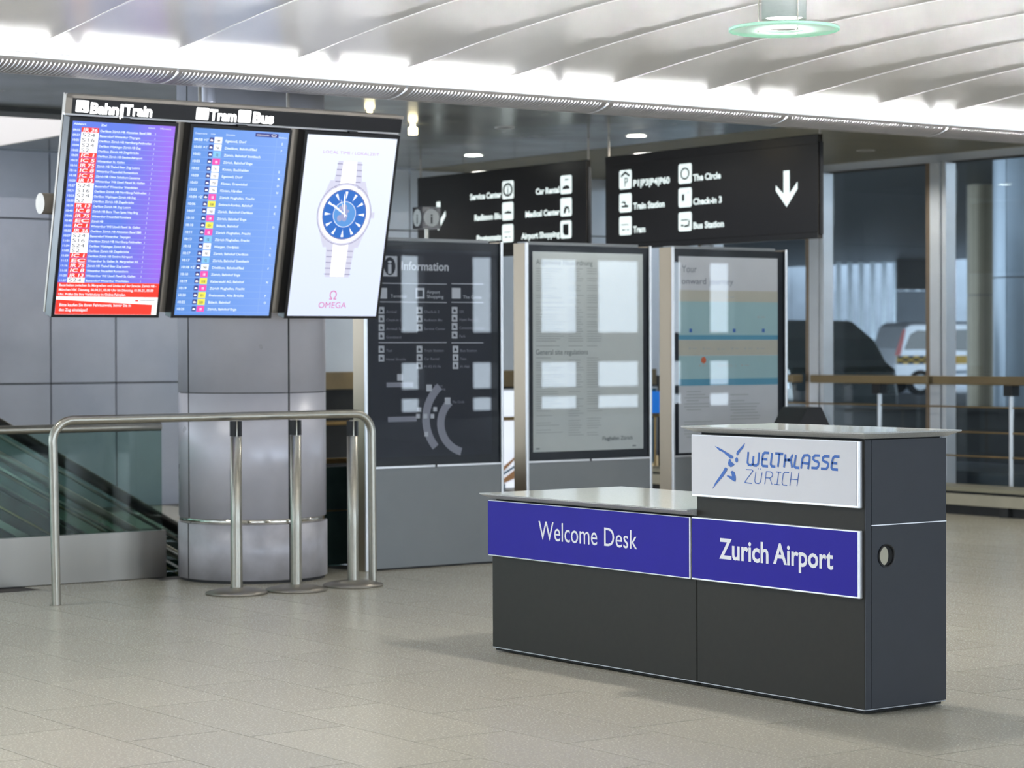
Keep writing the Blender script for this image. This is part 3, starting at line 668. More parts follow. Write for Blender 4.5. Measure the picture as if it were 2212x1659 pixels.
for i, (t, l, c, dst, pl) in enumerate(R2):
    v = RV0 + RH * i; vb = v + RH * .72
    text(tx, t, bp(a + .010, vb, D), X1, -BD, .014, .0105 * len(t), 'b'); text(tx, dst, bp(a + .215, vb, D), X1, -BD, .014, .0098 * len(dst), 'b')
    if pl: text(tx, pl, bp(b - .045, vb, D), X1, -BD, .013, None, 'b')
    brect(MB(), a + .143, a + .193, v + .003, v + RH - .003, D).build('line_badge', {'w': 'scr_white', 'c': 'scr_cyan', 'p': 'scr_pink', 'y': 'scr_yellow'}[c], screens[1]); text(wt_ if c == 'p' else dk, l, bp(a + .168, vb, Dt), X1, -BD, .014, .0085 * len(l), 'b', 'c')
    MB().poly(rrect(bp(a + .124, v + RH * .5, D), X1, -BD, .014, .014, .004)).build('bus_icon', 'scr_navy', screens[1]); wt_.poly([bp(a + .114, v + RH * .66, Dt), bp(a + .134, v + RH * .66, Dt), bp(a + .131, v + RH * .45, Dt), bp(a + .118, v + RH * .40, Dt)])
    brect(ln, a + .002, b - .002, v + RH - .0012, v + RH, D)
brect(ln, b - .080, b - .0785, SV0 + .04, SV1 - .01, D)
for mb, n, m in ((tx, 'timetable_text', 'scr_text'), (ln, 'row_lines', 'scr_line'), (dk, 'line_numbers', 'scr_dark'), (wt_, 'white_marks', 'scr_white')):
    mb.build(n, m, screens[1], kind='stuff')
nav.build('monitor_badge', 'scr_navy', screens[1])
# screen 3, watch advertisement
a, b = SC[2]; W = b - a; uc = a + .318
def q(u, v): return a + u, SV0 + v
wg = MB(); ww = MB(); wd = MB(); di = MB(); mg = MB(); pk = MB(); d2 = MB(); la = MB()
text(pk, 'LOCAL TIME / LOKALZEIT', bp(uc, SV0 + .108, D), X1, -BD, .017, .40, 'r', 'c')
cv = SV0 + .475; R_ = .170
def trap(mb, u0, u1, v0, u2, u3, v1_, d): mb.poly([bp(u2, v1_, d), bp(u3, v1_, d), bp(u1, v0, d), bp(u0, v0, d)])
trap(wg, uc - .083, uc + .083, SV0 + .150, uc - .105, uc + .105, cv - .15, D); trap(wg, uc - .105, uc + .105, cv + .15, uc - .085, uc + .085, SV0 + .865, D)
trap(wg, uc - .125, uc + .125, cv - .205, uc - .168, uc + .168, cv - .09, D); trap(wg, uc - .168, uc + .168, cv + .09, uc - .125, uc + .125, cv + .205, D)
trap(ww, uc - .048, uc + .048, SV0 + .150, uc - .055, uc + .055, cv - .15, .0060); trap(ww, uc - .055, uc + .055, cv + .15, uc - .050, uc + .050, SV0 + .865, .0060)
for i in range(5):
    vv = SV0 + .165 + .036 * i; brect(wd, uc - .090, uc - .052, vv, vv + .005, Dt); brect(wd, uc + .052, uc + .090, vv, vv + .005, Dt)
    vv = SV0 + .70 + .036 * i; brect(wd, uc - .092, uc - .052, vv, vv + .005, Dt); brect(wd, uc + .052, uc + .092, vv, vv + .005, Dt); brect(wg, uc - .05, uc + .05, vv + .018, vv + .021, Dt)
wg.poly(ellipse(bp(uc, cv, .0062), X1, -BD, R_ + .022, R_ + .022, 48)); ww.poly(ellipse(bp(uc, cv, .0068), X1, -BD, R_ + .008, R_ + .008, 48))
bbox(wg, uc + R_ + .018, uc + R_ + .046, cv - .018, cv + .018, .0052, .0060)
di.poly(ellipse(bp(uc, cv, .0074), X1, -BD, R_ - .018, R_ - .018, 48)); d2.poly(ellipse(bp(uc, cv, .0080), X1, -BD, .078, .078, 36))
random.seed(3)
for k in range(9):
    an = random.random() * 6.28; rr = .05 * random.random(); la.poly(ellipse(bp(uc + rr * math.cos(an), cv + rr * math.sin(an), .0084), X1, -BD, .012 + .014 * random.random(), .010 + .012 * random.random(), 9))
ring(ww, bp(uc, cv, .0085), X1, -BD, .077, .080); ring(wd, bp(uc, cv, .0064), X1, -BD, R_ + .019, R_ + .0225); ring(wd, bp(uc, cv, .0076), X1, -BD, R_ - .018, R_ - .013)
for k in range(12):
    an = math.radians(30 * k); dv = X1 * math.sin(an) - BD * math.cos(an); nv = X1 * math.cos(an) + BD * math.sin(an); c0 = bp(uc, cv, .0086)
    ww.poly([c0 + dv * .092, c0 + dv * .140 + nv * .009, c0 + dv * .140 - nv * .009])
for an, L_, hw in ((-58, .118, .006), (-7, .130, .005), (-22, .10, .002)):
    an = math.radians(an); dv = X1 * math.sin(an) - BD * math.cos(an); nv = X1 * math.cos(an) + BD * math.sin(an); c0 = bp(uc, cv, .0090)
    ww.poly([c0 - dv * .02 + nv * hw * .4, c0 - dv * .02 - nv * hw * .4, c0 + dv * L_ * .8 - nv * hw, c0 + dv * L_, c0 + dv * L_ * .8 + nv * hw])
text(mg, '\u03a9', bp(uc - .01, SV0 + 1.005, D), X1, -BD, .052, None, 'r', 'c') if len(GLY[('r', '\u03a9')][0]) else None
text(mg, 'OMEGA', bp(uc - .008, SV0 + 1.058, D), X1, -BD, .036, .20, 'r', 'c')
for mb, n, m in ((wg, 'watch_case', 'scr_wgrey'), (ww, 'watch_highlights', 'scr_white'), (wd, 'bracelet_links', 'scr_wdark'), (di, 'watch_dial', 'scr_dial'), (d2, 'watch_globe', 'scr_dial2'), (la, 'globe_land', 'scr_land'), (mg, 'advert_lettering', 'scr_magenta'), (pk, 'local_time_lettering', 'scr_pale')): mb.build(n, m, screens[2], **({'kind': 'stuff'} if n in ('bracelet_links', 'globe_land', 'watch_highlights') else {}))
pipe = MB(); pp = on(97, 440, 1, 12.55); pipe.tube([pp - X1 * .03, pp + X1 * 1.9], .060, 24); pipe.build('support_tube', 'frame_tan', board)
po = on(450, 200, 1, 12.55); MB().tube([V(po[0], 12.55, pp[2]), V(po[0], 12.55, 3.27)], .042, 18).build('hanging_pole', 'column_steel', board)
for px in (432, 622): 
    po = on(px, 210, 1, 12.50); MB().tube([V(po[0], 12.50, 2.70), V(po[0], 12.50, 3.27)], .011, 8).build('hanging_rod', 'frame_tan', board)

# ------------------------------------------------------------------ bent tube rail and stanchions
rail = thing('tube_railing', 'waist high bent stainless steel tube railing in front of the round column', 'railing', (6.88, 12.5, 0))
pts = []
xl0, xl1, xr, zt, rb = 5.815, 5.797, 7.944, 1.053, .125
pts += [V(xl0, 12.5, 0), V(xl1 + .002, 12.5, zt - rb - .02)]
pts += [V(xl1 + rb - rb * math.cos(t), 12.5, zt - rb + rb * math.sin(t)) for t in np.linspace(0, math.pi / 2, 9)]
pts += [V(xr - rb + rb * math.sin(t), 12.5, zt - rb + rb * math.cos(t)) for t in np.linspace(0, math.pi / 2, 9)]
pts += [V(xr + .004, 12.5, .0)]
MB().tube(pts, .0255, 18).build('tube', 'brushed_steel', rail)
for x in (xl0, xr + .004): MB().lathe((x, 12.5, 0), [(.028, .0015), (.040, .0015), (.040, 0)], 20).build('floor_flange', 'disc_steel', rail)
def stanchion(x, y, label, ztop, dent):
    s = thing('barrier_post', label, 'barrier post', (x, y, 0), 'stanchions under the tube railing')
    MB().lathe((x, y, 0), [(0, 0), (.182, 0), (.185, .006), (.183, .014), (.12, .030), (.05, .040), (0, .042)], 40).build('base_disc', 'disc_steel', s)
    pr = [(.034, .036), (.034, .35), (.034, ztop - .10)] if not dent else [(.0355, .036), (.0355, .36), (.0335, .385), (.034, .41), (.034, ztop - .10)]
    MB().lathe((x, y, 0), pr + [(.020, ztop - .099)], 24).build('post', 'brushed_steel', s)
    MB().lathe((x, y, 0), [(.020, ztop - .10), (.020, ztop - .004), (.017, ztop), (0, ztop)], 20).build('cassette', 'brushed_steel', s)
    for a in (35.8, 125.8, 215.8, 305.8):
        c, d = math.cos(math.radians(a)), math.sin(math.radians(a))
        MB().obox((x + .025 * c, y + .025 * d, ztop - .052), V(c, d, 0) * .009, V(-d, c, 0) * .012, Z1 * .045).build('belt_clip', 'black_plastic', s)
    return s
stanchion(6.937, 12.417, 'left of three steel barrier posts, with a dented lower tube', 1.035, True)
stanchion(7.314, 12.361, 'middle of three steel barrier posts in front of the round column', 1.035, False)
stanchion(7.735, 12.390, 'right of three steel barrier posts, beside the railing bend and dark totem', 1.020, False)

# ------------------------------------------------------------------ escalator balustrade with steel plinth
bal = thing('glass_balustrade', 'stainless steel plinth with clear glass and tube handrail before the escalators', 'balustrade', (6.0, 13.6, 0))
MB().box(2.0, 7.088, 13.60, 13.66, .004, .303).build('plinth', 'plinth_steel', bal)
MB().box(2.0, 7.07, 13.622, 13.636, .303, .945).build('glass_pane', 'glass_green', bal)
MB().tube([V(2.0, 13.62, .965), V(7.06, 13.62, .965)], .027, 16).build('handrail', 'brushed_steel', bal)
def escal(name, label, y, x0, z0, sl, capm, r, xa, xb):
    e = thing(name, label, 'escalator', (x0, y, z0)); f = lambda x: z0 + sl * (x - x0)
    MB().tube([V(xa, y, f(xa)), V(xb, y, f(xb))], r, 10).build('handrail', capm, e)
    d = V(1, 0, sl)
    MB().prism([V(xa, y - .008, f(xa) - .03), V(xb, y - .008, f(xb) - .03), V(xb, y - .008, f(xb) - .42), V(xa, y - .008, f(xa) - .42)], V(0, .016, 0)).build('glass_panel', 'glass_green', e)
    for k, (o, h, m) in enumerate(((-.075, .016, 'brushed_steel'), (-.20, .020, 'handrail_black'), (-.33, .012, 'brass'), (-.42, .05, 'brushed_steel'))):
        MB().prism([V(xa, y - .02 - .004 * k, f(xa) + o), V(xb, y - .02 - .004 * k, f(xb) + o), V(xb, y - .02 - .004 * k, f(xb) + o - h), V(xa, y - .02 - .004 * k, f(xa) + o - h)], V(0, .05, 0)).build(('glass_clamp', 'painted_shadow', 'brush_strip', 'skirt_deck')[k], m, e)  # second strip is painted shadow below the rail
    MB().prism([V(xa, y, f(xa) - .47), V(xb, y, f(xb) - .47), V(xb, y, f(xb) - 1.2), V(xa, y, f(xa) - 1.2)], V(0, .3, 0)).build('truss_panel', 'esc_green', e)
    return e
escal('escalator', 'escalator flank with thick black handrail sloping down behind the glass balustrade', 15.6, 6.837, .935, -.573, 'handrail_black', .042, 4.5, 9.0)
escal('escalator', 'nearer escalator flank with bright steel top rail sloping down behind the steel plinth', 14.4, 6.31, .771, -.555, 'brushed_steel', .030, 4.0, 9.0)
nb_ = thing('glass_balustrade', 'dark glass balustrade between the round column and the dark information totem', 'balustrade', (8.5, 13.75, 0))
MB().box(8.05, 9.2, 13.72, 13.735, -.002, .66).build('glass_pane', 'esc_green', nb_); MB().tube([V(8.0, 13.73, .70), V(9.2, 13.73, .70)], .02, 10).build('handrail', 'brass', nb_); MB().box(8.05, 9.2, 13.715, 13.74, .36, .368).build('brass_strip', 'brass', nb_)

# ------------------------------------------------------------------ information totems
def totem(label, x0, x1, poster):
    t = thing('information_totem', label, 'information totem', ((x0 + x1) / 2, 13.2, 0), 'row of three information totems'); yf, yb = 13.13, 13.275
    MB().box(x0 + .012, x1 - .012, yf + .02, yb, .004, 2.165).build('body', 'totem_black', t)
    MB().box(x0, x0 + .011, yf + .012, yb, 0.0, 2.175).build('side_panel', 'totem_side', t); MB().box(x1 - .011, x1, yf + .012, yb, 0.0, 2.175).build('side_panel', 'totem_side', t)
    for xx in (x0, x1 - .020): MB().box(xx, xx + .020, yf - .004, yf + .013, 0.0, 2.178).build('edge_profile', 'totem_edge', t, bevel=.004)
    MB().box(x0 + .02, x1 - .02, yf, yf + .02, .012, .668).build('lower_panel', 'totem_steel', t, bevel=.003)
    MB().box(x0 + .02, x1 - .02, yf - .002, yf + .02, .669, .682).build('lower_trim', 'totem_edge', t)
    MB().box((x0 + x1) / 2 - .008, (x0 + x1) / 2 + .008, yf - .004, yf, .668, .684).build('lock', 'joint_dark', t)
    MB().box(x0 + .02, x1 - .11, yf + .015, yb - .02, 2.165, 2.186).build('top_cap', 'totem_steel', t)
    g = MB().box(x0 + .02, x1 - .02, yf + .002, yf + .006, .684, 2.165).build('glass_pane', 'glass_totem', t)
    return t
YP = 13.149
def tp(x, y, d=0.0): return on(x, y, 1, YP - d)
def trect(mb, x0, x1, y0, y1, d, mi=0):
    a, b = tp((x0 + x1) / 2, y0, d), tp((x0 + x1) / 2, y1, d); l, r = tp(x0, (y0 + y1) / 2, d)[0], tp(x1, (y0 + y1) / 2, d)[0]; y = YP - d
    mb.poly([(l, y, b[2]), (r, y, b[2]), (r, y, a[2]), (l, y, a[2])], mi)
def ticon(par, x0, x1, y0, y1, d, m='poster_grey'):
    k_ = MB(); trect(k_, x0, x1, y0, y1, d); return k_.build('pictogram', m, par)
def ttext(mb, s, l, hpx, wpx, d=.0012, wt='r'):
    S = tp(*l, d); E_ = tp(l[0] + wpx, l[1], d); h = tp(l[0], l[1] - hpx, d)[2] - S[2]; text(mb, s, S, X1, Z1, h, E_[0] - S[0], wt)
T1 = totem('dark Information totem with white pictograms and map, leftmost of the three totems', 8.295, 9.405, 0)
T2 = totem('middle totem with pale poster of printed site regulations', 9.597, 10.703, 1)
T3 = totem('right totem with Your onward journey poster in beige and teal bands', 10.892, 12.0, 2)
p1 = MB(); trect(p1, 800, 1062, 540, 985, 0); p1 = p1.build('poster', 'poster_dark', T1)
g = MB(); mp_ = MB()
ttext(g, 'Information', (866, 583), 18, 104, wt='b')
ticon(p1, 826, 858, 553, 597, .001); dkp = MB()
dkp.poly(ellipse(tp(842, 575, .002), X1, Z1, .045, .06)); ttext(g, 'i', (836, 590), 28, 12, .003, 'b')
for yy in (612, 652, 739): trect(g, 818, 965, yy, yy + 1.6, .0012); trect(g, 975, 1044, yy + .5, yy + 2.1, .0012)
for x, y, s_ in ((826, 633, ''), (907, 633, ''), (985, 633, '')):
    ticon(p1, x - 9, x + 10, y - 11, y + 12, .0012)
dkp.poly([tp(901, 627, .002), tp(901, 641, .002), tp(913, 641, .002), tp(913, 627, .002)])
for s, l, wd in (('Terminal', (844, 643), 34), ('Airport', (922, 634), 28), ('Shopping', (922, 644), 36), ('The Circle', (1000, 645), 40)): ttext(g, s, l, 7, wd)
CO = ((818, ('Arrival', 'Check-in 1', 'Arrival 1, 2', 'Grandstand'), (671, 689, 708, 726)), (900, ('Check-in 2', 'Radisson Blu', 'Service Center'), (671, 689, 708)), (976, ('UZH', 'Hyatt Regency', 'Convention Center', 'Park'), (671, 688, 706, 724)),
      (818, ('Taxi', 'Hotel Shuttle'), (755, 774)), (900, ('Train Station', 'Car Rental', 'P1 P2 P3 P6'), (755, 773, 790)), (978, ('Bus Station', 'Tram', 'P1 P60'), (755, 773, 790)))
for x, names, ys in CO:
    for s, y in zip(names, ys):
        ticon(p1, x, x + 12, y - 8, y + 7, .0012); dkp.poly([tp(x + 3, y + 3, .002), tp(x + 9, y + 3, .002), tp(x + 8, y - 2, .002), tp(x + 4, y - 4, .002)]); ttext(mp_, s, (x + 16, y + 5), 5.5, 3.3 * len(s))
for x, y in ((864, 815), (927, 838), (967, 866), (906, 885), (940, 884), (903, 899), (919, 899), (934, 899), (921, 938)):
    sz = 6 if y < 880 else 4; ticon(p1, x - sz, x + sz, y - sz * 1.2, y + sz * 1.2, .0014)
ttext(mp_, 'Airport', (938, 836), 5, 18); ttext(mp_, 'Shopping', (938, 843), 5, 24); ttext(mp_, 'The Circle', (977, 871), 5, 26)
mr_ = MB()
def arcband(c, r0, r1, a0, a1, sy):
    n = 12; A = [math.radians(a0 + (a1 - a0) * i / n) for i in range(n + 1)]
    P = [tp(c[0] + r * math.cos(t), c[1] + r * sy * math.sin(t), .0011) for r in (r0, r1) for t in A]; m = n + 1
    mr_.add(P, [(i, i + 1, m + i + 1, m + i) for i in range(n)])
arcband((1010, 905), 82, 98, 140, 228, 1.05); arcband((1012, 915), 52, 68, 105, 228, 1.05)
trect(mr_, 835, 893, 826, 836, .0011); trect(mr_, 838, 900, 900, 911, .0011)
g.build('poster_lettering', 'poster_grey', p1, kind='stuff'); mp_.build('small_lettering', 'map_grey', p1, kind='stuff'); mr_.build('map_shapes', 'map_grey', p1, kind='stuff'); dkp.build('pictogram_cores', 'poster_dark', p1, kind='stuff')
p2 = MB(); trect(p2, 1151, 1389, 546, 973, 0); p2 = p2.build('poster', 'paper', T2)
g = MB(); mp_ = MB()
ttext(g, 'Allgemeine Hausordnung', (1158, 571), 11, 122); ttext(g, 'General site regulations', (1157, 766), 11, 114); ttext(g, 'Flughafen Z\u00fcrich', (1301, 951), 8, 66, wt='b')
random.seed(5)
y = 580
while y < 945:
    if not 750 < y < 772 and random.random() > .12:
        for c0 in (1158, 1228, 1268):
            if random.random() < .15: continue
            wd = random.uniform(22, 34) if c0 > 1200 else random.uniform(30, 62); trect(mp_, c0, c0 + wd, y, y + 1.5, .0012)
    y += 5.2
trect(g, 1158, 1166, 968, 971, .0012); trect(g, 1366, 1374, 961, 964, .0012)
g.build('poster_lettering', 'print_grey', p2, kind='stuff'); mp_.build('text_lines', 'print_dim', p2, kind='stuff')
p3 = MB(); trect(p3, 1466, 1680, 556, 975, 0); p3 = p3.build('poster', 'paper_warm', T3)
g = MB(); bb = MB(); bt = MB(); bl = MB(); pb = MB(); oc = MB(); mp_ = MB()
ttext(g, 'Your', (1473, 588), 15, 32); ttext(g, 'onward journey', (1472, 613), 13, 112)
trect(bb, 1466, 1680, 628, 652, .0008); trect(bt, 1466, 1680, 652, 724, .0008); trect(bl, 1466, 1680, 724, 734, .0008); trect(bb, 1466, 1680, 735, 767, .0008); trect(bt, 1466, 1680, 768, 818, .0008); trect(bl, 1466, 1680, 818, 832, .0008)
oc.poly(ellipse(tp(1520, 778, .0016), X1, Z1, .024, .024)); ttext(mp_, 'TERMINAL 2', (1549, 793), 6, 42)
for x, y in ((1492, 714), (1586, 714), (1649, 714)): trect(pb, x - 3, x + 3, y - 4, y + 4, .0016)
for x, y in ((1571, 642), (1638, 685), (1535, 715), (1512, 790), (1603, 789), (1552, 754), (1490, 753), (1520, 753), (1582, 753), (1610, 753), (1637, 753)): mp_.poly(ellipse(tp(x, y, .0016), X1, Z1, .010, .008, 10)); trect(mp_, x + 6, x + 15, y - 1, y + 1, .0014)
random.seed(9); y = 845
while y < 945:
    for c0 in (1478, 1578):
        if random.random() > .2: trect(mp_, c0 + random.choice((0, 5)), c0 + random.uniform(25, 66), y, y + 2.0, .0012)
    y += 6.5
for mb, n, m in ((g, 'poster_lettering', 'print_line'), (bb, 'beige_bands', 'band_beige'), (bt, 'teal_bands', 'band_teal'), (bl, 'blue_bands', 'band_blue'), (pb, 'blue_marks', 'print_blue'), (oc, 'orange_marker', 'print_orange'), (mp_, 'small_print', 'print_dim')): mb.build(n, m, p3, kind='stuff')

# ------------------------------------------------------------------ hanging direction signs
XS = 12.6
def hsign(label, y0, y1, z0, z1):
    s = thing('direction_sign', label, 'direction sign', (XS, (y0 + y1) / 2, z1), 'hanging direction signs')
    MB().box(XS, XS + .012, y0, y1, z0 + .05, z1 - .075).build('face', 'hang_black', s)
    MB().box(XS - .004, XS + .05, y0, y1, z1 - .075, z1).build('top_rail', 'hang_black', s, bevel=.004); MB().box(XS - .004, XS + .05, y0, y1, z0, z0 + .05).build('bottom_rail', 'hang_black', s, bevel=.004)
    MB().box(XS + .013, XS + .045, y0 - .012, y1 + .012, z0 + .03, z1 - .06).build('back_box', 'black_plastic', s)
    for yy in (y0 + .01, y1 - .01): MB().tube([V(XS + .03, yy, z1), V(XS + .03, yy, 3.27)], .008, 8).build('hanging_rod', 'frame_tan', s)
    return s
SA = hsign('black hanging sign with arrow and The Circle, Check-in 3, Bus Station, beside the glass wall', 13.437, 16.08, 2.292, 3.093)
SB = hsign('black hanging sign listing Service Center, Car Rental and Medical Center behind the dark totem', 16.345, 18.99, 2.292, 3.088)
def sp(x, y, d=.003): return on(x, y, 0, XS - d)
def stext(mb, s, l, rgt, hpx, wt='b'):
    a_, b_ = sp(*l), sp(*rgt); z = (a_[2] + b_[2]) / 2; h = sp(l[0], l[1] - hpx)[2] - a_[2]; text(mb, s, V(a_[0], a_[1], z), -Y1, Z1, h, a_[1] - b_[1], wt)
def sicon(sg, x0, x1, y0, y1, kind):
    c = sp((x0 + x1) / 2, (y0 + y1) / 2); hw = (sp(x0, y0)[1] - sp(x1, y0)[1]) / 2; hh = (sp(x0, y0)[2] - sp(x0, y1)[2]) / 2
    i_ = MB().poly(rrect(c, -Y1, Z1, hw, hh, .02)).build('icon', 'lit_white', sg); k = MB(); c = c - X1 * .002; e, u = -Y1 * hw, Z1 * hh
    P = lambda *a: k.poly([c + e * x + u * y for x, y in a])
    if kind == 'park': k.stroke([c + e * x + u * y for x, y in ((-.7, .35), (0, .75), (.7, .35))], .010, NX); text(k, 'P', c - u * .75 - e * .22, -Y1, Z1, hh * .95, None, 'r')
    elif kind == 'ring': ring(k, c, -Y1, Z1, hw * .50, hw * .68, hh / hw * .9)
    elif kind == 'info': ring(k, c, -Y1, Z1, hw * .58, hw * .86, hh / hw * .9); text(k, 'i', c - u * .45 - e * .13, -Y1, Z1, hh * .9, None, 'b')
    elif kind == 'bag': k.stroke([c + e * x + u * y for x, y in ((-.3, -.45), (-.3, .4), (.3, .4), (.3, -.45), (-.3, -.45))], .016, NX); P((-.2, -.4), (.2, -.4), (.2, .3), (-.2, .3))
    elif kind == 'door': P((-.45, -.35), (-.1, -.35), (-.1, .35), (-.45, .35)); P((.4, .45), (.6, .45), (.5, .6))
    elif kind == 'train': P((-.6, -.5), (.5, -.5), (.55, -.3), (.1, -.2), (0, .15), (-.6, .15), (-.6, 0), (-.15, -.05), (-.1, -.3), (-.6, -.3))
    elif kind == 'tram': P((-.6, .08), (.5, .05), (.5, .14), (-.6, .17)); P((-.55, -.5), (0, -.5), (0, -.38), (-.55, -.38)); P((.3, -.5), (.6, -.5), (.55, -.38), (.3, -.36))
    elif kind == 'bus': P((-.6, .1), (.5, .12), (.5, .24), (-.6, .22)); P((-.6, -.5), (-.15, -.5), (-.3, -.3), (-.6, -.3)); k.stroke([c + e * x + u * y for x, y in ((-.1, -.5), (.55, -.45), (.65, .1))], .008, NX)
    elif kind == 'bed': P((-.7, -.25), (.7, -.3), (.7, -.1), (.1, .05), (-.5, -.1))
    elif kind == 'car': P((-.7, -.5), (.7, -.5), (.6, -.2), (.1, -.05), (-.5, -.2)); P((-.2, .45), (.5, .5), (.5, .6), (-.2, .6))
    elif kind == 'med': P((-.4, -.7), (-.1, -.7), (.1, -.2), (.4, -.2), (.5, -.7), (.7, -.6), (.5, .05), (-.1, .1), (-.4, -.3))
    k.build('pictogram', 'icon_dark', i_)
z4 = lambda x, y: (1280 + x / 3.858, 270 + y / 3.858)
for (x0, x1, y0, y1, kd) in ((223, 325, 376, 534, 'park'), (223, 325, 570, 727, 'train'), (223, 325, 762, 918, 'tram'), (716, 826, 322, 488, 'ring'), (716, 826, 524, 686, 'door'), (716, 826, 726, 884, 'bus')):
    (a_, c_), (b_, d_) = z4(x0, y0), z4(x1, y1); sicon(SA, a_, b_, c_, d_, kd)
for s, l, r_ in (('P1|P3|P4|P60', (338, 508), (643, 487)), ('Train Station', (340, 701), (602, 682)), ('Tram', (340, 898), (440, 890)), ('The Circle', (838, 463), (1067, 445)), ('Check-in 3', (838, 664), (1078, 646)), ('Bus Station', (838, 864), (1095, 846))):
    lt = MB(); stext(lt, s, z4(*l), z4(*r_), 13, 'x'); lt.build('lettering', 'lit_white', SA)
def arrow(sg, c, k):
    P = [(-.28, 1.0), (.28, 1.0), (.28, -.25), (1.0, .35), (1.0, -.05), (0, -1.0), (-1.0, -.05), (-1.0, .25), (-.28, -.25)]
    cc = sp(*c); MB().add([cc - Y1 * (x * .125 * k) + Z1 * (y * .142 * k) for x, y in P], [(0, 1, 2, 8), (2, 3, 4, 5), (8, 5, 6, 7), (2, 5, 8)]).build('arrow', 'lit_white', sg)
arrow(SA, (1699, 408), 1.0); arrow(SB, (947, 467), .95)
z3 = lambda x, y: (760 + x / 2.764, 300 + y / 2.764)
for (x0, x1, y0, y1, kd) in ((898, 966, 250, 358, 'info'), (898, 964, 378, 486, 'bed'), (898, 964, 510, 616, 'tram'), (1245, 1313, 218, 328, 'car'), (1245, 1313, 352, 462, 'med'), (1245, 1311, 488, 594, 'bag')):
    (a_, c_), (b_, d_) = z3(x0, y0), z3(x1, y1); sicon(SB, a_, b_, c_, d_, kd)
for s, l, r_ in (('Service Center', (706, 365), (892, 348)), ('Radisson Blu', (732, 490), (892, 474)), ('Postomats', (745, 612), (892, 602)), ('Car Rental', (1098, 333), (1240, 318)), ('Medical Center', (1036, 470), (1240, 450)), ('Airport Shopping', (1014, 600), (1240, 582))):
    lt = MB(); stext(lt, s, z3(*l), z3(*r_), 12, 'x'); lt.build('lettering', 'lit_white', SB)

# information post with two faces
ip = thing('information_post', 'small two faced sign with letter i on a thin pole above the dark totem', 'sign post', (10.0, 14.95, 0))
MB().tube([V(10.0, 14.95, 0), V(10.0, 14.95, 2.36)], .016, 12).build('pole', 'brushed_steel', ip); MB().lathe((10.0, 14.95, 0), [(.14, 0), (.14, .012), (0, .014)], 24).build('foot_plate', 'disc_steel', ip)
hb = MB(); ia = math.radians(-6); ex, ey = V(math.cos(ia), math.sin(ia), 0), V(-math.sin(ia), math.cos(ia), 0)
hb.obox((10.0, 14.95, 2.44), ex * .078, ey * .078, Z1 * .082); cubeo = hb.build('sign_cube', 'hang_black', ip)
for nrm, rt in ((-ey, ex), (-ex, -ey)):
    c = V(10.0, 14.95, 2.44) + nrm * .0795; dk_ = MB().poly(ellipse(c, rt, Z1, .066, .066)).build('disc', 'paper', cubeo)
    k = MB(); text(k, 'i', c + nrm * .001 - Z1 * .042 - rt * .012, rt, Z1, .07, .026, 'b'); k.build('letter', 'icon_dark', cubeo)

# ------------------------------------------------------------------ lamps
def spot(parent, loc, watts, col, r, angle=150):
    l = bpy.data.lights.new('lamp_light', 'SPOT'); l.energy = watts; l.color = col; l.shadow_soft_size = r; l.spot_size = math.radians(angle); l.spot_blend = .6
    o = bpy.data.objects.new('lamp_light', l); COL.objects.link(o); o.parent = parent; o.location = loc
mat('rim_green', (.45, .78, .60), .3, var=.02, emit=(.45, .85, .66), es=.35)
def pendant(lp, label):
    pend = thing('pendant_lamp', label, 'pendant lamp', lp, 'pendant lamps under the vault')
    MB().lathe(lp, [(.085, -.006), (.240, -.006), (.243, 0), (.240, .006), (.085, .006), (.082, 0), (.085, -.006)], 48).build('glass_disc', 'glass_lamp', pend)
    MB().lathe(lp, [(.236, .0062), (.2435, .0062), (.2435, -.0062), (.236, -.0062)], 48).build('disc_rim', 'rim_green', pend)
    MB().lathe(lp, [(.082, .060), (.098, .044), (.098, .37), (.09, .38), (0, .39)], 36).build('cylinder', 'lamp_steel', pend)
    MB().disc(lp + V(0, 0, .052), .080, 28, -1).build('lamp_glow', 'lamp_glow', pend)
    for k in range(3):
        a_ = math.radians(20 + 120 * k); MB().tube([lp + V(.112 * math.cos(a_), .112 * math.sin(a_), -.012), lp + V(.112 * math.cos(a_), .112 * math.sin(a_), .38)], .0035, 6).build('rod', 'brushed_steel', pend)
    MB().lathe(lp, [(.13, .372), (.13, .392), (0, .396)], 28).build('ceiling_rose', 'lamp_steel', pend)
    spot(pend, (0, 0, 0), PENDANT, (1, .96, .90), .078)
pendant(V(7.13, 7.82, 2.855), 'pendant lamp with steel cylinder over a pale green glass disc above the desk')
for px_ in (-1.8, 1.15, 4.14, 10.12, 13.1, 16.1): pendant(V(px_, 7.82, 2.855), 'added pendant lamp under the vault beyond the picture edge, brightening the floor')  # unseen lamps added to brighten the floor
def down(x, y, label, m, r=.085):
    d = thing('downlight', label, 'downlight', (x, y, 3.27), 'recessed downlights in the metal ceiling')
    MB().lathe((x, y, 3.27), [(r + .012, -.001), (r + .012, -.007), (r, -.008), (r, -.002)], 28).build('ring', 'lamp_steel', d); MB().disc((x, y, 3.266), r, 28, -1).build('lens', m, d)
    if m == 'downlight_glow': spot(d, (0, 0, -.012), SPOTW, (1, .97, .88), .07)
down(12.787, 18.32, 'bright round downlight above the left hanging sign', 'downlight_glow'); down(12.787, 15.885, 'bright round downlight above the hanging sign with the arrow', 'downlight_glow')
for x in (4.717, 10.097, 12.787, 15.477): down(x, 12.5, 'added downlight out of view above the cove, brightening the totems and board', 'downlight_glow')  # unseen lamps added to brighten totem fronts and board
for x, y in ((9.5, 18.0), (11.2, 18.5)): down(x, y, 'added downlight out of view behind the departure board, brightening the panel wall', 'downlight_glow')  # unseen lamps added to brighten the steel wall panels
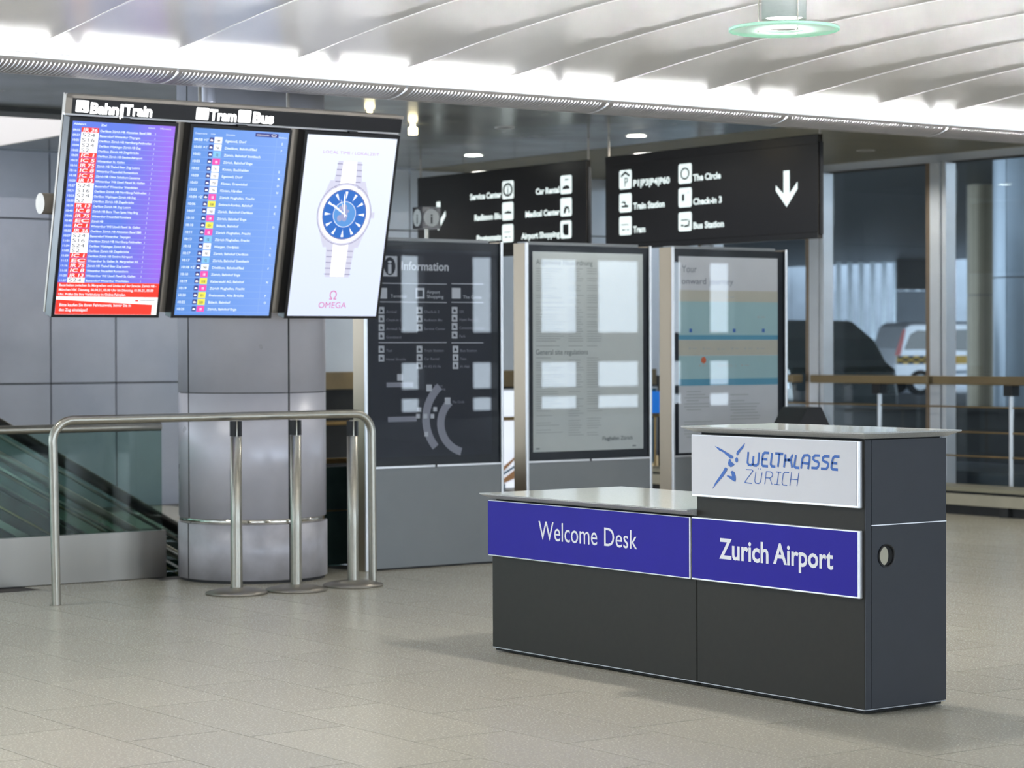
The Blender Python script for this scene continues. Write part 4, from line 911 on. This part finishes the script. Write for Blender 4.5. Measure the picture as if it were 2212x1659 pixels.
down(15.477, 15.869, 'round downlight in the ceiling strip before the glass wall', 'downlight_glow', .075); down(11.401, 15.888, 'unlit round downlight left of the lit one over the arrow sign', 'ceil_dark', .07)
for x, y, lb in ((9.77, 15.38, 'warm glowing ceiling spotlight just above the departure board'), (10.62, 16.07, 'warm glowing ceiling spotlight right of the departure board corner')):
    s = thing('spotlight', lb, 'spotlight', (x, y, 3.27), 'warm ceiling spotlights')
    MB().lathe((x, y, 3.27), [(.02, 0), (.02, -.02), (.038, -.03), (.038, -.085)], 20).build('housing', 'gold_warm', s); MB().disc((x, y, 3.186), .037, 20, -1).build('lens', 'gold_warm', s)

# ------------------------------------------------------------------ adverts on the lower back wall
def advert(label, x0, x1, z0, z1, base):
    a_ = thing('advert_lightbox', label, 'advert', ((x0 + x1) / 2, 19.9, 0)); MB().box(x0, x1, 19.9, 20.0, z0, z1).build('case', 'aluminium', a_); MB().box(x0 + .02, x1 - .02, 19.895, 19.9, z0 + .02, z1 - .02).build('print', base, a_); return a_
A1 = advert('bright white lit advert seen in the gap between the dark and middle totems', 13.6, 15.35, 0, 1.04, 'poster_bright')
def ap(x, y, d=.007): return on(x, y, 1, 19.895 - d)
k = MB()
for P in ([(1085, 1010), (1085, 1022), (1115, 990), (1115, 984)],): k.poly([ap(*q_) for q_ in P])
k.build('brown_stripe', 'poster_brown', A1)
k = MB(); k.poly([ap(*q_) for q_ in [(1085, 1029), (1085, 1023), (1115, 1003), (1115, 1008)]]); k.poly([ap(*q_) for q_ in [(1085, 1060), (1085, 1045), (1092, 1045), (1091, 1060)]]); k.build('blue_stripe', 'poster_teal', A1)
k = MB(); k.poly([ap(*q_) for q_ in [(1085, 1046), (1085, 1036), (1115, 1012), (1115, 1032)]]); k.build('brown_shape', 'poster_brown', A1)
A2 = advert('dark teal lit advert with cream letters seen in the gap before the right totem', 15.5, 16.3, 0, 1.04, 'poster_teal')
k = MB(); k.poly([ap(*q_) for q_ in [(1400, 895), (1432, 895), (1432, 845), (1400, 845)]]); k.build('cobalt_field', 'poster_cobalt', A2)
k = MB(); S = ap(1423.5, 1032); text(k, 'M', S, X1, Z1, .235, .17, 'b', 'r'); S = ap(1414, 1070); text(k, 'E', S, X1, Z1, .11, None, 'b'); k.build('lettering', 'poster_cream', A2, kind='stuff')
br = thing('wall_rail', 'slim brass rail running low along the back wall', 'rail', (13.8, 19.7, 0))
MB().tube([V(11.4, 19.7, .74), V(16.2, 19.7, .74)], .022, 10).build('bar', 'brass', br)
for x in (11.6, 13.0, 14.9, 16.1): MB().tube([V(x, 19.7, 0), V(x, 19.7, .74)], .015, 8).build('post', 'brass', br)

# ------------------------------------------------------------------ glass wall on the right
XG = 16.37
gw = MB().box(XG, XG + .06, 11.9, 20.13, .03, .085); gw.box(XG - .01, XG + .08, 11.9, 20.13, 3.19, 3.265)
gw = gw.build('window_1', 'mullion', kind='structure')
MB().box(XG - .02, XG + .09, 11.9, 20.13, 3.175, 3.19).build('head_trim', 'ceil_dark', gw)
ys = [15.74 + 1.65 * k for k in (-2, -1, 0, 1, 2)]
for y in ys:
    MB().box(XG - .11, XG + .02, y + .075, y + .135, .09, 3.18).build('mullion_side', 'mullion_brown', gw)
    MB().box(XG - .12, XG + .02, y - .055, y + .074, .09, 3.18).build('mullion', 'mullion', gw); MB().box(XG - .08, XG + .02, y - .073, y - .056, .09, 3.18).build('mullion_gap', 'ceil_dark', gw); MB().box(XG - .11, XG + .02, y - .125, y - .074, .09, 3.18).build('mullion', 'mullion', gw)
for y0, y1 in zip([11.9] + ys, ys + [20.1]): MB().box(XG + .025, XG + .035, y0 + .14, y1 - .13, .086, 3.188).build('pane', 'glass_clear', gw)
wr = thing('barrier_rail', 'wooden topped rail with steel posts and thin cables along the glass wall', 'railing', (16.15, 16.0, 0))
for y0, y1 in ((12.2, 15.60), (15.66, 17.25), (17.5, 19.3)): MB().box(16.06, 16.20, y0, y1, 1.108, 1.186).build('wooden_rail', 'wood_rail', wr, bevel=.01)
for y in (13.03, 14.70, 16.365, 18.0, 19.25):
    MB().tube([V(16.14, y, 0), V(16.14, y, 1.03)], .020, 10).build('post', 'mullion', wr); MB().box(16.09, 16.19, y - .05, y + .05, 1.01, 1.108).build('bracket', 'black_plastic', wr)
for z in (.905, .675, .455): MB().tube([V(16.14, 12.2, z), V(16.14, 19.3, z)], .008, 6).build('cable', 'brass', wr)
ht_ = thing('floor_heater', 'low cream metal heater strip on the floor before the glass wall', 'heater', (15.5, 15, 0))
MB().box(15.2, 15.32, 12.0, 19.0, .085, .182).build('front_strip', 'heater_cream', ht_); MB().box(15.2, 15.6, 12.0, 19.0, .205, .24).build('top_strip', 'ceil_olive', ht_); MB().box(15.26, 15.55, 12.0, 19.0, .0, .20).build('dark_core', 'dark_wall', ht_)
for k in range(5): MB().box(15.22, 15.26, 12.4 + 1.5 * k, 12.5 + 1.5 * k, 0, .085).build('foot', 'dark_wall', ht_)
bn = thing('black_shape', 'unidentified black tapered shape, built as a bin, showing above the tall counter beside the right totem', 'bin', (11.49, 12.4, 0))  # black shape of unknown kind, modelled as a bin
MB().prism([V(11.33, 12.3, 0), V(11.65, 12.3, 0), V(11.645, 12.3, .90), V(11.56, 12.3, 1.035), V(11.43, 12.3, 1.035), V(11.335, 12.3, .90)], V(0, .26, 0)).build('shape_body', 'black_plastic', bn, bevel=.012)
MB().box(11.44, 11.55, 12.29, 12.3, .80, .88).build('shape_slot', 'shadow_gap', bn)

# ------------------------------------------------------------------ forecourt outside
MB().box(16.6, 110, -10, 120, .0, .28).build('ground_outside', 'asphalt', kind='structure')
MB().box(16.6, 49, 8.2, 90, 3.9, 4.3).build('ceiling_outside', 'ceil_dark', kind='structure')
kw = thing('kerb_wall', 'low black wall outside along the glass front', 'wall', (18.2, 17, 0)); MB().box(18.0, 18.3, 11, 26, .28, .80).build('wall_body', 'dark_wall', kw); MB().box(17.95, 18.35, 11, 26, .80, .84).build('coping', 'dark_wall', kw)
def wpos(px, wz, z): return CC * 0 + _F0 * wz + _R0 * ((px - CX) / FPX * wz) + _Z * z
def outcol(px, wz, r, label, mats):
    c = wpos(px, wz, .28); o = thing('outside_column', label, 'column', c)
    for k in range(8):
        a0 = math.radians(45 * k + 8); MB().lathe(c, [(r, 0), (r, 1.95)], 5, a0=a0 + .012, a1=a0 + math.radians(45) - .012).build('cladding_panel', mats[k % len(mats)], o); MB().lathe(c, [(r, 1.965), (r, 3.65)], 5, a0=a0 + .012, a1=a0 + math.radians(45) - .012).build('cladding_panel', mats[k % len(mats)], o)
    MB().lathe(c, [(r - .02, 0), (r - .02, 3.65)], 32).build('core', 'joint_dark', o)
outcol(2122, 36, .23, 'narrow clad column with brown light in its colour outside the glass wall beside the van', ['pillar_brown_lit'])
outcol(2212, 27, .345, 'blue grey clad column outside the glass wall at the right edge', ['pillar_steel'])
gate = thing('bar_gate', 'white vertical bar gate outside behind the silver van', 'gate', wpos(1872, 68, .28))
NGB = unit(_F0)
for k in range(-2, 8):
    c = wpos(1812 + 24.5 * k, 68, 2.75); MB().obox(c, _R0 * .062, _F0 * .05, Z1 * 2.45).build('bar', 'bars_white', gate)
for z, h in ((1.70, .06), (.72, .06), (5.1, .08)):
    MB().obox(wpos(1872 + 12, 67.9, z), _R0 * 1.9, _F0 * .04, Z1 * h).build('cross_bar', 'bars_white', gate)
fb = thing('far_facade', 'pale grey building facade far outside behind the bar gate', 'building', wpos(1900, 74, .28))
for k in range(-10, 11): MB().obox(wpos(1900, 74, 3.5) + _R0 * (k * 1.1), _R0 * .545, _F0 * .1, Z1 * 3.2).build('facade_panel', 'concrete', fb)
fb2 = thing('dark_portal', 'dark recessed wall outside right of the bar gate', 'wall', wpos(1990, 66, .28))
MB().obox(wpos(1993, 66, 3.9), _R0 * .72, _F0 * .1, Z1 * .85).build('dark_panel', 'dark_wall', fb2); MB().obox(wpos(1993, 66, 1.65), _R0 * .72, _F0 * .1, Z1 * 1.37).build('grey_panel', 'concrete', fb2)
def vehicle(name, label, paint, origin, e, prof, wid, wheels, wr_, windows, cat='car'):
    """side profile extruded across the width; e runs forward, side seen from the camera"""
    o = np.asarray(origin, float); e = unit(e); side = np.cross(Z1, e); side = -side if np.dot(side, CF) > 0 else side
    v = thing(name, label, cat, o); P = lambda x, z, d=0.0: o + e * x + Z1 * z + side * d
    body = MB(); hw = wid / 2; n = len(prof)
    lay = [(-hw, .93), (-hw + .06, 1.0), (hw - .06, 1.0), (hw, .93)]; cxm = sum(p[0] for p in prof) / n; zm = .75
    vs = [P(cxm + (x - cxm) * (1 - (1 - s) * .25), zm + (z - zm) * s if z > zm else z, d) for d, s in lay for x, z in prof]
    body.add(vs, [(j * n + i, j * n + (i + 1) % n, (j + 1) * n + (i + 1) % n, (j + 1) * n + i) for j in range(3) for i in range(n)], False); body.add(vs[:n], [tuple(range(n))]); body.add(vs[3 * n:], [tuple(range(n))[::-1]])
    body.build('body', paint, v, bevel=.04)
    for x in wheels:
        for sgn in (1, -1):
            c = P(x, wr_, sgn * (hw - .09)); t = MB().tube([c - side * .09 * sgn, c + side * .10 * sgn], wr_, 22); w_ = t.build('wheel', 'tyre', v)
            MB().tube([c + side * .085 * sgn, c + side * .108 * sgn], wr_ * .62, 16).build('hub_cap', 'hub', w_)
    for pl in windows: MB().prism([P(x, z, hw - .004) for x, z in pl], side * .012).build('side_window', 'car_glass', v)
    return v, P, hw, side
vo = wpos(2063, 60, .28); ve = unit(_R0 * 1.0 + _F0 * .22)
van, VP, vhw, vs_ = vehicle('van', 'silver van with yellow chequered stripe parked outside beyond the glass wall', 'paint_silver', vo, ve,
    [(-1.92, .30), (-1.95, .75), (-1.88, 1.15), (-1.72, 1.70), (-1.55, 1.80), (.35, 1.82), (.62, 1.72), (1.12, 1.18), (1.85, 1.00), (2.05, .80), (2.08, .32)], 1.72, (-1.28, 1.42), .31,
    [[(-1.70, 1.12), (-1.02, 1.12), (-1.02, 1.58), (-1.35, 1.60), (-1.55, 1.50)], [(-.90, 1.10), (.10, 1.08), (.10, 1.62), (-.82, 1.60)], [(.20, 1.08), (.95, 1.10), (.55, 1.60), (.20, 1.62)]], 'van')
MB().prism([VP(x, z, vhw - .002) for x, z in ((-1.90, .76), (1.80, .76), (1.80, .97), (-1.90, .97))], vs_ * .010).build('yellow_stripe', 'taxi_yellow', van)
k = MB()
for i in range(7):
    for j in range(3):
        if (i + j) % 2: continue
        k.prism([VP(-1.88 + .14 * i + dx, .76 + .07 * j + dz, vhw + .010) for dx, dz in ((0, 0), (.14, 0), (.14, .07), (0, .07))], vs_ * .004)
k.build('chequer_print', 'icon_dark', van)
MB().prism([VP(x, z, vhw - .012) for x, z in ((-1.95, .98), (-1.80, .98), (-1.66, 1.62), (-1.74, 1.62))], vs_ * .022).build('tail_light', 'tail_red', van)
for x in (-.95, .16): MB().prism([VP(x + dx, z, vhw - .002) for dx, z in ((0, .40), (.012, .40), (.012, 1.6), (0, 1.6))], vs_ * .008).build('door_seam', 'joint_dark', van)
MB().prism([VP(x, z, vhw - .002) for x, z in ((-1.0, .52), (1.1, .52), (1.1, .60), (-1.0, .60))], vs_ * .02).build('side_moulding', 'pillar_steel', van)
co = V(19.6, 21.3, .28)
car, CP, chw, cs_ = vehicle('dark_car', 'dark car parked outside right behind the glass wall beside the right totem', 'paint_dark', co, -Y1,
    [(-1.6, .28), (-1.65, .75), (-1.55, 1.05), (-1.2, 1.42), (-.6, 1.52), (.15, 1.50), (.50, 1.28), (.68, 1.02), (.84, .92), (.90, .60), (.88, .30)], 1.7, (-1.0, .48), .31,
    [[(-1.1, 1.0), (-.3, 1.0), (-.3, 1.42), (-.9, 1.38)], [(-.22, 1.0), (.55, 1.0), (.36, 1.26), (.10, 1.42), (-.22, 1.42)]])
MB().prism([CP(x, z, chw - .002) for x, z in ((-1.4, .50), (.80, .50), (.80, .56), (-1.4, .56))], cs_ * .02).build('side_moulding', 'joint_dark', car)
MB().prism([CP(x, z, chw - .01) for x, z in ((.62, .72), (.82, .70), (.80, .84), (.66, .86))], cs_ * .02).build('headlight', 'hub', car)

for o in bpy.data.objects:
    if '_org' in o: del o['_org']
